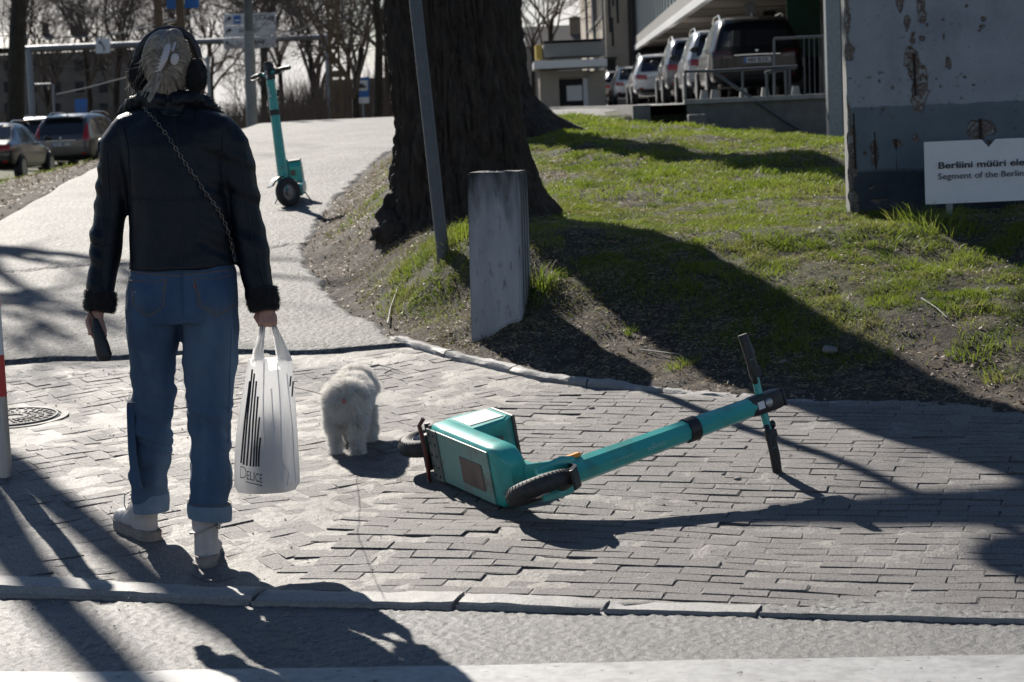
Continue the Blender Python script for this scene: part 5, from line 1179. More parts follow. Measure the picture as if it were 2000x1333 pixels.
# ------------------------------------------------------------------ dog
DD = 8.45
df = G(680, 888, pz); DD = dcam(df) + .04
dg = root('dog', (df.x, DD, df.z), 'small fluffy white dog seen from behind, walking on a lead beside the fallen scooter', 'dog')
b_ = MB(); s_ = DD / FPX
b_.loft([ring(677, 800, 30, .02, DD - .06), ring(678, 790, 44, .07, DD - .02), ring(678, 775, 48, .12, DD + .04), ring(680, 758, 42, .13, DD + .07), ring(684, 745, 28, .10, DD + .09)])
b_.ell(P(676, 785, DD - .03), (.088, .09, .088), n=20); b_.ell(P(686, 770, DD + .12), (.085, .13, .085), n=20); b_.ell(P(695, 755, DD + .24), (.075, .08, .085), n=20)
b_.tube([P(694, 757, DD + .24), P(704, 746, DD + .30)], [.052, .044], 14); b_.ell(P(707, 742, DD + .34), (.052, .058, .050), n=18); b_.ell(P(725, 756, DD + .35), (.030, .028, .024), n=14); b_.ell(P(733, 757, DD + .352), (.010, .010, .008), n=8)
b_.ell(P(684, 745, DD + .31), (.018, .022, .036), n=10); b_.ell(P(714, 745, DD + .30), (.014, .018, .032), n=10); b_.ell(P(671, 757, DD - .06), (.030, .035, .026), n=12)
for pts, rs in (([P(655, 800, DD - .03), P(650, 828, DD - .045), P(655, 850, DD - .02), P(656, 878, DD - .03), P(655, 882, DD - .005)], [.044, .031, .022, .020, .018]), ([P(697, 800, DD - .03), P(700, 832, DD - .07), P(697, 855, DD - .045), P(697, 884, DD - .06), P(697, 890, DD - .035)], [.046, .032, .023, .021, .019]),
                ([P(672, 800, DD + .22), P(671, 840, DD + .22), P(672, 862, DD + .22), P(672, 866, DD + .23)], [.040, .030, .025, .022]), ([P(712, 795, DD + .22), P(718, 832, DD + .20), P(722, 852, DD + .17), P(722, 858, DD + .18)], [.042, .032, .026, .024])): b_.tube(pts, rs, 12)
dme = remesh(b_, .007, 4, 'body'); do = part('body', dme, M_['dirtyfur'], dg)
v_, f_ = fuzz(dme, 90000, .023, .0014, 61, lay=(0, -.15, -1), lf=.4, cl_=.85); part('fur', mesh_np('fur', v_, f_), M_['fur'], dg, kind='stuff')
part('tail_base', MB().ell(P(672, 784, DD - .135), (.009, .006, .012), n=10), mat('pink_skin', (.35, .12, .10), None, .6), dg, True)
part('eye', MB().ell(P(716, 746, DD + .30), (.005, .005, .005), n=8), M_['black'], dg, True); part('nose', MB().ell(P(735, 752, DD + .35), (.007, .008, .006), n=8), M_['black'], dg, True)
cq = [P(693, 752, DD + .27) + Vector((math.cos(a) * .068, math.sin(a) * .03, math.sin(a) * .055)) for a in [2 * math.pi * k / 20 for k in range(21)]]
part('collar', MB().tube(cq, .007, 6), M_['black'], dg, True)
lp_ = [P(533, 636, dr + .04), P(546, 685, dr + .06), P(562, 735, 7.6), P(575, 757, 7.9), P(632, 771, DD + .03), P(668, 764, DD + .2)]
single('dog_lead', MB().tube(lp_, .0013, 6), M_['black'], 'thin dark dog lead stretched from her hand to the white dog', 'dog lead', smooth=True)

# ------------------------------------------------------------------ terrace, handrails, column
TD = 31.0
tz = Py(1470, 198, TD).z
ta = Py(1342, 203, TD); tbn = Py(1625, 190, TD)
tr_ = root('retaining_wall', ((ta.x + tbn.x) / 2, TD, .6), 'dark concrete retaining wall carrying the car park above the lawn', 'wall')
part('wall_face', MB().box(((ta.x + 12) / 2, TD + .15, tz - 1.0), (12 - ta.x, .3, 2.0), bev=.01), M_['dconcrete'], tr_)
part('coping', MB().box(((ta.x + 12) / 2, TD + .13, tz + .03), (12 - ta.x + .06, .40, .07), bev=.01), M_['concrete'], tr_)
part('step_block', MB().box((ta.x + .10, TD - .2, tz - .60), (.25, .5, .9), bev=.02), M_['dconcrete'], tr_)
for i in range(9):
    x = ta.x + .25 + i * .34
for px in (1371, 1391, 1447, 1489, 1548):
    q = Py(px, 190, TD + .6); bs_ = 1
    single('kerb_block', MB().loft([[(q.x + a * (.06 - .02 * t), TD + .25 + b_ * (.06 - .02 * t), tz + .06 + t * .13) for a, b_ in ((-1, -1), (1, -1), (1, 1), (-1, 1))] for t in (0, 1)]), M_['concrete'], {1371: 'small concrete block under the dark parked car, leftmost on the terrace edge', 1391: 'second small concrete block from the left on the terrace edge', 1447: 'small concrete block below the middle of the dark parked car', 1489: 'small concrete block under the dark parked car, right of its middle', 1548: 'pale block standing behind the rail posts, rightmost on the terrace edge'}[px], 'block', 'blocks along the terrace edge')
part('car_park', MB().add([(2.1, TD + .02, tz + .0), (30, TD + .02, tz), (30, 140, tz - .08), (2.1, 140, tz - .08)], [(0, 1, 2, 3)]), M_['road'], kind='structure').name = 'car_park'
part('verge_slab', MB().box((2.0, 70, tz - .2), (.25, 78, .42)), M_['dconcrete'], kind='structure').name = 'car_park_kerb'
hr1 = root('handrail', (Py(1440, 200, TD).x, TD, tz), 'low metal handrail with a long arm slanting down to the lawn', 'handrail')
def rtube(n_, pts, r_, d=TD - .05, m_='darkrail'): return part(n_, MB().tube([Py(x, y, d) for x, y in pts], r_, 8), M_[m_], hr1, True)
rtube('top_rail', [(1336, 140), (1390, 139), (1480, 134), (1557, 130)], .022); rtube('sloping_rail', [(1390, 139), (1460, 186), (1530, 234), (1578, 262), (1602, 261)], .022)
for px, y0, y1 in ((1450, 137, 200), (1338, 140, 206), (1542, 132, 198), (1599, 262, 300)): rtube('rail_post', [(px, y0), (px + 1, y1)], .016)
rtube('short_rail', [(1494, 143), (1520, 137), (1538, 135)], .026); rtube('rail_post', [(1497, 143), (1499, 200)], .02); rtube('rail_post', [(1534, 137), (1536, 200)], .02)
hr1 = root('guard_rail', (P(1560, 200, TD + 1).x, TD + 1, tz), 'square tube guard rail frame in front of the dark car, beside the tall column', 'guard rail')
for pts in ([(1512, 205), (1512, 76)], [(1512, 76), (1612, 71)], [(1610, 71), (1613, 196)]): rtube('frame_tube', pts, .019, TD + .7)
for px in (1570, 1580, 1590, 1600): rtube('baluster', [(px, 73), (px + 2, 196)], .005, TD + .7)
cp_ = P(1628, 250, 30); single('tall_column', MB().box((cp_.x, 30, 3.6), (.20, .20, 6.4), bev=.01), M_['steel'], 'tall grey steel column rising at the left edge of the concrete wall slab', 'column')
cp2 = P(1641, 250, 30.5); single('tall_column', MB().box((cp2.x, 30.5, 3.6), (.08, .14, 6.4), bev=.01), M_['dark'], 'thin dark post close behind the tall grey steel column', 'column')

# ------------------------------------------------------------------ cars (rear seen), local x across, y forward, z up
def car(name, label, paint, px_c, py_base, d, width=1.84, length=4.5, height=1.66, kind='suv', yaw=0.0, group=None, plate='480 BXK', zfix=None, lamps='corner', lamp='lamp_r'):
    o = P(px_c, py_base, d); z0 = o.z if zfix is None else zfix
    rt = root(name, (o.x, o.y, z0), label, 'car', group, Matrix.Rotation(yaw, 3, 'Z')); L = dict(local=True)
    W = width / 2; H = height; bl = .98 if kind == 'suv' else .90
    bl *= H / 1.66 if kind == 'suv' else 1
    # stations along the length: y, bottom, belt height, belt half width, roof height, roof half width
    if kind == 'suv': ST = [(.02, .42, bl - .10, W * .86, bl - .06, W * .80), (.10, .34, bl, W * .95, bl + .05, W * .86), (.32, .28, bl + .02, W * .985, H * .86, W * .76), (.52, .26, bl + .02, W, H * .965, W * .74), (1.0, .24, bl + .01, W, H, W * .74), (2.0, .24, bl, W, H, W * .75), (2.7, .24, bl - .01, W, H * .96, W * .74), (3.35, .24, bl - .03, W * .99, bl + .08, W * .78), (3.6, .24, bl - .06, W * .98, bl - .03, W * .86), (length - .35, .26, bl - .18, W * .94, bl - .14, W * .84), (length - .05, .34, bl - .34, W * .80, bl - .32, W * .70)]
    elif kind == 'sedan': ST = [(.02, .40, bl - .12, W * .84, bl - .08, W * .74), (.12, .34, bl, W * .93, bl + .06, W * .80), (.62, .28, bl + .01, W * .98, bl + .12, W * .80), (1.15, .24, bl + .01, W, H * .95, W * .70), (1.6, .24, bl, W, H, W * .70), (2.3, .24, bl - .01, W, H * .985, W * .71), (2.9, .24, bl - .04, W * .99, H * .82, W * .74), (3.3, .24, bl - .06, W * .98, bl + .02, W * .84), (length - .35, .26, bl - .20, W * .93, bl - .15, W * .82), (length - .05, .34, bl - .36, W * .80, bl - .33, W * .70)]
    else: ST = [(.02, .38, bl - .06, W * .86, bl - .03, W * .80), (.08, .32, bl, W * .94, bl + .06, W * .86), (.25, .28, bl, W * .98, H * .84, W * .76), (.55, .26, bl, W, H * .98, W * .72), (1.0, .24, bl, W, H, W * .72), (1.9, .24, bl, W, H, W * .73), (2.6, .24, bl - .01, W, H * .93, W * .73), (3.2, .24, bl - .04, W * .99, bl + .05, W * .80), (length - .35, .26, bl - .18, W * .93, bl - .14, W * .82), (length - .05, .34, bl - .34, W * .80, bl - .32, W * .70)]
    def cs(s):
        y, zb, zb2, wb_, zr, wr_ = s; zr = max(zr, zb2 + .01)
        half = [(wb_ * .90, zb), (wb_ * .985, zb + .10), (wb_ * 1.0, (zb + zb2) / 2), (wb_ * .985, zb2 - .03), (wb_ * .955, zb2), (wb_ * .955 + (wr_ - wb_ * .955) * .5, zb2 + (zr - zb2) * .52), (wr_ + .0, zb2 + (zr - zb2) * .90), (wr_ * .86, zr - .01), (wr_ * .45, zr + .012)]
        return [(-x, y, z) for x, z in half] + [(x, y, z) for x, z in reversed(half)]
    body = MB().loft([cs(s) for s in ST]); me = body.mesh('body')
    me.shade_smooth(); o_ = link(bpy.data.objects.new('t', me)); m_ = o_.modifiers.new('s', 'SUBSURF'); m_.levels = 2; dg = bpy.context.evaluated_depsgraph_get(); me2 = bpy.data.meshes.new_from_object(o_.evaluated_get(dg)); bpy.data.objects.remove(o_); me2.shade_smooth()
    bo_ = part('body', me2, M_[paint], rt, **L); bv = bvh_of(me2)
    def proj(p, dirn, off=.006):
        h, n_, _, _ = bv.ray_cast(Vector(p), Vector(dirn)); return (h + (n_ if n_.dot(Vector(dirn)) < 0 else -n_) * off) if h is not None else None
    def pane(nm, grid, dirn, m_, par=bo_, off=.006, lab=None):
        """grid: rows of start points cast onto the body"""
        rows = [[proj(p, dirn, off) for p in r_] for r_ in grid]
        V = []; idx = {}; F_ = []
        for i, r_ in enumerate(rows):
            for j, q in enumerate(r_):
                if q is not None: idx[(i, j)] = len(V); V.append(q)
        for i in range(len(rows) - 1):
            for j in range(len(rows[0]) - 1):
                k = [(i, j), (i, j + 1), (i + 1, j + 1), (i + 1, j)]
                if all(q in idx for q in k): F_.append(tuple(idx[q] for q in k))
        if F_: return part(nm, MB().add(V, F_), m_, par, True, local=True)
    def quadgrid(a, b_, c, d_, n=8, m=5): # a b bottom, d c top
        a, b_, c, d_ = map(Vector, (a, b_, c, d_)); return [[a.lerp(b_, j / n).lerp(d_.lerp(c, j / n), i / m) for j in range(n + 1)] for i in range(m + 1)]
    zt = H * .93; zl = bl + .07
    if kind == 'sedan': zl = bl + .13
    pane('rear_window', quadgrid((-W * .74, -3, zl), (W * .74, -3, zl), (W * .60, -3, zt), (-W * .60, -3, zt), 10, 6), (0, 1, 0), M_['glass'])
    yr = .55 if kind != 'sedan' else 1.05
    for s_ in (-1, 1):
        for k, (ya, yb_, za, zb_) in enumerate(((yr, yr + .62, .13, .10), (yr + .70, yr + 1.45, .10, .10), (yr + 1.53, yr + 2.25, .10, .20))):
            pane('side_window', quadgrid((s_ * 3, ya + (.12 if k == 0 else 0), bl + .05), (s_ * 3, yb_, bl + .05), (s_ * 3, yb_ - (.28 if k == 2 else 0), H - za - (.05 if k == 2 else .02)), (s_ * 3, ya + (.22 if k == 0 else 0), H - za - .02), 6, 4), (-s_, 0, 0), M_['glass'])
        if lamps == 'corner': pane('tail_lamp', quadgrid((s_ * W * .70, -3, bl - .10), (s_ * W * .93, -3, bl - .12), (s_ * W * .80, -3, H * .82), (s_ * W * .76, -3, H * .82), 4, 8), (0, 1, 0), M_[lamp], off=.010)
        else: pane('tail_lamp', quadgrid((s_ * W * .52, -3, bl - .16), (s_ * W * .93, -3, bl - .14), (s_ * W * .93, -3, bl + .0), (s_ * W * .52, -3, bl - .03), 6, 4), (0, 1, 0), M_[lamp], off=.010)
        pane('bumper_reflector', quadgrid((s_ * W * .66, -3, .46), (s_ * W * .80, -3, .46), (s_ * W * .80, -3, .51), (s_ * W * .66, -3, .51), 3, 2), (0, 1, 0), M_[lamp], off=.008)
        part('door_mirror', MB().ell((s_ * (W + .10), yr + 2.05, bl + .10), (.11, .06, .075), n=10), M_['black'], bo_, True, **L)
        part('roof_bar', MB().tube([(s_ * W * .68, .8, H * .955), (s_ * W * .68, 1.2, H + .045), (s_ * W * .68, 2.4, H + .035), (s_ * W * .68, 2.8, H * .96)], .016, 6), M_['chrome'], bo_, True, **L)
        for yw in (.82, length - .92):
            wr = .335 if kind == 'suv' else .31
            part('wheel_arch', MB().lathe([(wr + .045, -.01), (wr + .05, .02), (0, .02)], (s_ * (W - .02), yw, wr), Matrix.Rotation(s_ * R(90), 3, 'Y'), 24), M_['black'], bo_, True, **L)
            w_ = part('wheel', MB().lathe([(wr * .68, .1), (wr * .96, .1), (wr, .07), (wr, -.09), (wr * .9, -.11), (0, -.11)], (s_ * (W - .07), yw, wr), Matrix.Rotation(s_ * R(90), 3, 'Y'), 24), M_['rubber'], rt, True, **L)
            rm = MB().lathe([(wr * .70, .102), (wr * .62, .08), (wr * .60, .06), (0, .06)], (s_ * (W - .07), yw, wr), Matrix.Rotation(s_ * R(90), 3, 'Y'), 20)
            for q in range(5):
                a = q * 2 * math.pi / 5; rm.box(Vector((s_ * (W + .018), yw + math.cos(a) * wr * .33, wr + math.sin(a) * wr * .33)), (.02, wr * .62, wr * .16), Matrix.Rotation(a, 3, 'X'))
            part('rim', rm, M_['alloy'], w_, False, **L)
    pane('rear_bumper', quadgrid((-W * .86, -3, .36), (W * .86, -3, .36), (W * .88, -3, .46), (-W * .88, -3, .46), 10, 3), (0, 1, 0), M_['black'], off=.012)
    p0 = proj((0, -3, bl - .20), (0, 1, 0), .008)
    part('number_plate', MB().box((0, p0.y - .005, bl - .20), (.52, .012, .11), bev=.002), M_['whitesign'], bo_, **L)
    part('plate_band', MB().box((-.235, p0.y - .0125, bl - .20), (.045, .004, .105)), M_['blue'], bo_, **L)
    me_ = text_mesh(plate, .115, .002, .001); me_.transform(frame(Vector((-.20, p0.y - .0125, bl - .24)), (1, 0, 0), (0, 0, 1))); part('plate_lettering', me_, M_['signtext'], bo_, **L)
    part('trim_strip', MB().tube([(-.45, p0.y - .004, bl - .10), (0, p0.y - .010, bl - .095), (.45, p0.y - .004, bl - .10)], .012, 6), M_['chrome'], bo_, True, **L)
    part('badge', MB().lathe([(0, .006), (.03, .006), (.038, 0)], (0, p0.y - .004, bl - .02), Matrix.Rotation(R(90), 3, 'X'), 16), M_['chrome'], bo_, True, **L)
    part('spoiler', MB().box((0, .34, H * .95), (W * 1.3, .22, .035), Matrix.Rotation(R(8), 3, 'X'), bev=.012), M_[paint], bo_, True, **L)
    part('aerial', MB().loft([[(a * (.02 - .015 * t), .75 + b_ * .06 * (1 - t * .6) - t * -.02, H + .0 + t * .07) for a, b_ in ((-1, -1), (1, -1), (1, 1), (-1, 1))] for t in (0, 1)]), M_['black'], bo_, **L)
    return rt
gl = 'cars parked in line on the terrace'
car('parked_car', 'dark graphite car with a roof spoiler, nearest of the terrace row, behind the guard rail', 'c_graph', 1482, 199, 42, 1.86, 4.6, 1.66, 'suv', R(-1.2), gl, '480 BXK', lamps='bar', zfix=tz, lamp='lamp_dark')
car('parked_car', 'grey silver car second in the terrace row, half hidden by the dark car', 'c_silver', 1424, 203, 47.6, 1.84, 4.5, 1.62, 'suv', R(-1.0), gl, '312 TLM', lamps='bar', zfix=tz - .01)
car('parked_car', 'dark silver car third in the terrace row, its door mirror catching the sun', 'c_grey2', 1372, 205, 53, 1.82, 4.5, 1.62, 'suv', R(-1.0), gl, '709 BHN', lamps='bar', zfix=tz - .015)
car('parked_car', 'white estate car with red tail lamp further along the terrace', 'c_white', 1297, 209, 64, 1.80, 4.5, 1.50, 'hatch', R(-.6), gl, '214 MKR', lamps='bar', zfix=tz - .03)
car('parked_car', 'small pale blue car, second farthest along the terrace', 'c_white', 1243, 210, 84, 1.74, 4.1, 1.50, 'hatch', R(-.2), gl, '655 KTS', lamps='bar', zfix=tz - .04)
car('parked_car', 'small silvery car, farthest along the terrace beside the beige facade', 'c_silver', 1218, 211, 92, 1.74, 4.1, 1.48, 'hatch', R(0), gl, '118 GSD', lamps='bar', zfix=tz - .045)
cz = .17
car('parked_car', 'brown grey off-road style car with tall red tail lamps, left of the woman', 'c_brown', 122, 335, 63, 1.84, 4.5, 1.66, 'suv', R(-7), 'cars parked left of the path', '559 MFV', zfix=cz)
car('parked_car', 'black saloon car at the left edge behind the grass verge', 'c_black', -40, 356, 53, 1.80, 4.6, 1.45, 'sedan', R(-2), 'cars parked left of the path', '871 HTR', zfix=cz, lamps='bar')
car('parked_car', 'white car partly hidden between the black saloon and the brown grey car', 'c_white', 58, 322, 72, 1.80, 4.5, 1.66, 'hatch', R(-7), 'cars parked left of the path', '402 DLP', zfix=cz)

# ------------------------------------------------------------------ buildings on the right
gb = root('glass_building', (6, 60, tz), 'modern building with pale glass upper floor overhanging the parked cars', 'building')
yv = .0257; xf = lambda y: 3.59 + yv * y; Zs = 1.45 + 2.4
def fr_box(nm, x_off0, x_off1, y0, y1, z0, z1, m_, par=gb):
    v = [(xf(y0) + x_off0, y0, z0), (xf(y0) + x_off1, y0, z0), (xf(y1) + x_off1, y1, z0), (xf(y1) + x_off0, y1, z0)]; v = v + [(a, b_, z1) for a, b_, _ in v]
    return part(nm, MB().add(v, [(0, 3, 2, 1), (4, 5, 6, 7), (0, 1, 5, 4), (1, 2, 6, 5), (2, 3, 7, 6), (3, 0, 4, 7)]), m_, par)
fr_box('soffit', .25, 16, 36, 97, Zs + .02, Zs + .3, M_['soffit'])
fr_box('edge_beam', -.05, .12, 36, 97.1, Zs - .12, Zs + .10, M_['whitesign']); fr_box('edge_beam', .0, .24, 36, 97, Zs + .102, Zs + .48, M_['grey'])
fr_box('curtain_wall', .10, 15.8, 36.1, 96.9, Zs + .482, Zs + 9, M_['bglass'])
for i in range(32):
    y = 37 + i * 1.9; fr_box('mullion', .04, .098, y, y + .07, Zs + .482, Zs + 9, M_['steel'])
for k in range(3): fr_box('transom', .05, .094, 36.1, 96.9, Zs + 2.6 + k * 3, Zs + 2.72 + k * 3, M_['steel'])
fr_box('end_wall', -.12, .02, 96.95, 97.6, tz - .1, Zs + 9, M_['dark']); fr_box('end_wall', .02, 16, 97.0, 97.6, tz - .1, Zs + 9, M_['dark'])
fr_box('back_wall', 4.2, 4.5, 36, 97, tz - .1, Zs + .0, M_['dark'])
for y in (44, 52, 62, 74, 86): fr_box('column', 2.4, 2.75, y, y + .4, tz - .1, Zs + .015, M_['dark'])
for k in range(10):
    fr_box('soffit_joint', .3, 4.2, 38 + k * 5.2, 38.05 + k * 5.2, Zs + .008, Zs + .019, M_['dark'])
fr_box('hanging_banner', 1.35, 2.05, 46, 46.08, Zs - 1.6, Zs + .0, mat('dark_green_banner', (.01, .06, .035), (.014, .08, .05), .6, 5))
bz = P(1455, 25, 46)
lf_ = MB()
for a in range(5): lf_.ell((bz.x + .06, 45.95, Zs - .55 - .0), (.05, .004, .22), Matrix.Rotation(R(-50 + 25 * a), 3, 'Y'), n=8)
part('leaf_emblem', lf_, M_['grey'], gb)
for i in range(9): fr_box('grille_bar', 2.9, 2.95, 42 + i * .35, 42.05 + i * .35, tz, Zs, M_['grey'])

ob = root('plastered_building', (5.5, 100, tz), 'beige plastered building with tall narrow window slots beyond the glass building', 'building')
xo = lambda y: 4.95 + .010 * (y - 100)
def ob_box(nm, dx0, dx1, y0, y1, z0, z1, m_): return part(nm, MB().box(((2 * xo((y0 + y1) / 2) + dx0 + dx1) / 2, (y0 + y1) / 2, (z0 + z1) / 2), (dx1 - dx0, y1 - y0, z1 - z0)), m_, ob)
ob_box('wall', 0, 12, 98.5, 135, tz - .2, 15, M_['beige'])
for i in range(12):
    y = 100.2 + i * 2.85; f_ = ob_box('window', -.02, .02, y, y + 1.1, tz + 4.2, tz + 6.6, M_['dark']); ob_box('window', -.02, .02, y, y + 1.1, tz + 7.6, tz + 10, M_['dark']); ob_box('window', -.02, .02, y, y + 1.1, tz + .9, tz + 3.0, M_['dark']); ob_box('sill', -.12, .01, y - .1, y + 1.2, tz + 4.05, tz + 4.19, M_['grey'])
for y in (98.9, 112, 124): part('downpipe', MB().tube([(xo(y) - .12, y, tz), (xo(y) - .12, y, 15)], .09, 8), M_['steel'], ob, True)
# stair block whose face with three slots looks at us
sb = root('stair_block', (5.6, 98, tz), 'beige block with long vertical slots between the kiosk and the glass building', 'building')
xl_, xr_ = P(1182, 100, 98.2).x, P(1226, 100, 98.2).x
part('wall', MB().box(((xl_ + xr_) / 2, 98.2, 7.5), (xr_ - xl_, .5, 13), bev=.02), M_['beige'], sb)
for px, y0, y1 in ((1184.5, -60, 65), (1193, 36, 92), (1200, -60, 48), (1192, -60, 14)):
    a, b_ = P(px, max(y0, -60), 97.9), P(px, y1, 97.9); part('window_slot', MB().box((a.x, 97.93, (a.z + b_.z) / 2), (.10, .04, abs(a.z - b_.z))), M_['dark'], sb)
part('entrance_canopy', MB().box((P(1190, 115, 97.4).x, 97.4, P(1190, 115, 97.4).z), (.55, .9, .10)), M_['dark'], sb)
part('doorway', MB().box((P(1193, 165, 97.9).x, 97.92, P(1193, 165, 97.9).z), (.40, .05, 2.2)), M_['dark'], sb)
# kiosk
KD = 86.0
kk = root('kiosk', (P(1110, 215, KD).x, KD, P(1110, 215, KD).z), 'small pale kiosk with projecting flat roof and a white notice in its dark window', 'kiosk')
def kb(nm, xa, xb, ya, yb, dep=4.0, front=0.0, m_='beige', bev=.02):
    a, b_ = P(xa, yb, KD), P(xb, ya, KD); return part(nm, MB().box(((a.x + b_.x) / 2, KD - front + dep / 2, (a.z + b_.z) / 2), (abs(b_.x - a.x), dep, abs(b_.z - a.z)), bev=bev), M_[m_], kk)
kb('side_wall', 1056, 1090, 138, 216, 4, 0, 'beige'); kb('side_wall', 1149, 1180, 138, 216, 4, 0, 'beige'); kb('lintel', 1090, 1149, 138, 153, 4, 0, 'beige'); kb('wall_base', 1090, 1149, 212, 216, 4, 0, 'grey')
kb('canopy', 1042, 1182, 116, 137, 5, .8, 'whitesign'); kb('parapet', 1062, 1178, 82, 114, 4, .2, 'grey'); kb('parapet_cap', 1060, 1180, 78, 82, 4.2, .3, 'dark'); kb('yellow_side', 1047, 1058, 88, 116, 3, -.4, 'yellow')
kb('window', 1090, 1149, 153, 212, .1, -.35, 'dark', .005); kb('window_frame', 1140, 1149, 153, 212, .2, -.1, 'whitesign', .01); kb('notice', 1107, 1136, 167, 198, .04, -.15, 'whitesign', .004)
em_ = P(1121, 178, KD - .0); part('notice_emblem', MB().tube([em_ + Vector((-.08, .12, .1)), em_ + Vector((.06, .12, -.06)), em_ + Vector((.10, .12, .08))], .02, 5).tube([em_ + Vector((-.06, .12, 0)), em_ + Vector((.04, .12, -.12))], .018, 5), M_['grey'], kk)
put_text('NOTICE', 1111, 193, KD + .14, 3.2, kk, M_['grey'], .01, nm='notice_lettering')
ob2 = root('brick_house', (8, 150, 1), 'low dark roofed house seen between the trees beyond the kiosk', 'house')
part('wall', MB().box((P(1060, 180, 150).x + 2, 152, 3.0), (9, 4, 5.2)), M_['grey'], ob2); part('roof', MB().prism([(P(1020, 0, 150).x, 149.5, 5.6), (P(1142, 0, 150).x, 149.5, 5.6), (P(1142, 0, 150).x, 152, 7.0), (P(1020, 0, 150).x, 152, 7.0)], (0, .3, .0)), M_['roof'], ob2)
part('chimney', MB().box((P(1125, 70, 150).x, 151, 6.9), (.9, .6, 1.2)), M_['stone'], ob2)

# ------------------------------------------------------------------ far side: stone houses, gantry, signs, masts
sh = root('stone_house', (-30, 165, .3), 'old grey stone house with dark roof and chimneys behind the gantry', 'house')
HD = 165.0
def hb(nm, xa, xb, ya, yb, dep, off, m_, par=sh): 
    a, b_ = P(xa, yb, HD), P(xb, ya, HD); return part(nm, MB().box(((a.x + b_.x) / 2, HD + off + dep / 2, (a.z + b_.z) / 2), (abs(b_.x - a.x), dep, abs(b_.z - a.z))), M_[m_], par)
hb('wall', -60, 260, 98, 262, 12, 0, 'stone')
a, b_ = P(-80, 100, HD), P(272, 86, HD); z1 = P(100, 55, HD).z
part('roof', MB().add([(a.x, HD - .5, a.z), (b_.x, HD - .5, a.z), (b_.x - 4, HD + 6, z1), (a.x + 2, HD + 6, z1), (a.x, HD + 12.5, a.z), (b_.x, HD + 12.5, a.z)], [(0, 1, 2, 3), (3, 2, 5, 4), (0, 3, 4), (1, 5, 2), (0, 4, 5, 1)]), M_['roof'], sh)
hb('chimney', 126, 148, 46, 75, .8, 4, 'stone'); hb('chimney', 70, 80, 42, 66, .8, 4, 'stone')
for i in range(6):
    for j in range(3): w_ = hb('window', -30 + i * 46, -14 + i * 46, 118 + j * 42, 140 + j * 42, .3, -.05, 'dark'); hb('sill', -32 + i * 46, -12 + i * 46, 141 + j * 42, 143 + j * 42, .4, -.2, 'grey')
sh2 = root('stone_house', (-14, 150, 1), 'low stone ruin behind the trees right of the light pole', 'house')
HD = 150.0
hb('wall', 640, 800, 150, 238, 6, 0, 'stone', sh2); hb('wall_end', 640, 672, 138, 150, 6, 0, 'stone', sh2)
for i in range(3): hb('window', 690 + i * 34, 700 + i * 34, 170, 190, .3, -.05, 'dark', sh2)

GD = 105.0
ga = root('road_gantry', (P(340, 240, GD).x, GD, 1), 'grey steel gantry spanning the road, carrying the white direction signs', 'gantry')
def gt(nm, pts, r_, m_='steel', par=ga, d=GD, flat=1.0): return part(nm, MB().tube([P(x, y, d) for x, y in pts], r_, 8, flat=flat), M_[m_], par, True)
gt('beam', [(50, 96), (330, 84), (640, 73)], .15); gt('post', [(56, 94), (66, 262)], .17); gt('post', [(639, 73), (648, 236)], .17); gt('brace', [(100, 165), (64, 166)], .06); gt('brace', [(104, 165), (106, 230)], .06)
def panel(nm, par, xa, ya, xb, yb, d, m_, thick=.04, off=0.0):
    tl, tr2, br2, bl2 = P(xa, ya, d - off), P(xb, ya - (xb - xa) * .0436, d - off), P(xb, yb - (xb - xa) * .0436, d - off), P(xa, yb, d - off); return part(nm, MB().prism([bl2, br2, tr2, tl], (0, thick, 0)), M_[m_], par)
def arrow(par, pts, d, r_=.05): return part('arrow', MB().tube([P(x, y, d) for x, y in pts], r_, 6, flat=.4), M_['signtext'], par)
ls = root('lane_sign', P(201, 105, GD - .4), 'small white lane sign with a left-bending arrow hung on the gantry', 'sign')
panel('board', ls, 187, 76, 215, 105, GD - .3, 'whitesign'); arrow(ls, [(203, 100), (203, 92), (199, 87), (196, 84)], GD - .34, .06); part('arrow_head', MB().prism([P(194, 88, GD - .34), P(199, 82, GD - .34), P(193, 80, GD - .34)], (0, -.02, 0)), M_['signtext'], ls)
ds = root('direction_sign', P(488, 97, GD - .4), 'large white three-row direction sign with arrows, behind the grey light pole', 'sign')
for k in range(3): panel('row_board', ds, 437, 28.5 + k * 23.2, 539, 50.5 + k * 23.2, GD - .35, 'whitesign')
panel('ferry_symbol', ds, 456, 31, 470, 47, GD - .38, 'blue'); panel('ferry_hull', ds, 458, 39, 468, 42, GD - .40, 'whitesign', .01)
for k, y in enumerate((37, 60)): arrow(ds, [(441, y + 6), (443, y + 1), (447, y - 1)], GD - .38, .06); part('arrow_head', MB().prism([P(446, y - 5, GD - .38), P(453, y - 1, GD - .38), P(446, y + 4, GD - .38)], (0, -.02, 0)), M_['signtext'], ds)
arrow(ds, [(450, 91), (447, 86), (445, 84)], GD - .38, .06); part('arrow_head', MB().prism([P(441, 87, GD - .38), P(448, 83, GD - .38), P(441, 80, GD - .38)], (0, -.02, 0)), M_['signtext'], ds)
put_text("N: JAAM", 478, 41, GD - .36, 8, ds, M_['grey'], .015, wpx=56, off=.03); put_text("AIRPORT", 466, 64.5, GD - .36, 8, ds, M_['grey'], .015, wpx=42, off=.03); put_text("SMÄE", 485, 87, GD - .36, 8, ds, M_['signtext'], .015, wpx=33, off=.03)
lpD = 58.0; lp0 = P(492, 252, lpD)
lpo = root('light_pole', lp0, 'thick grey concrete light pole standing between the woman and the upright scooter', 'lamp post')
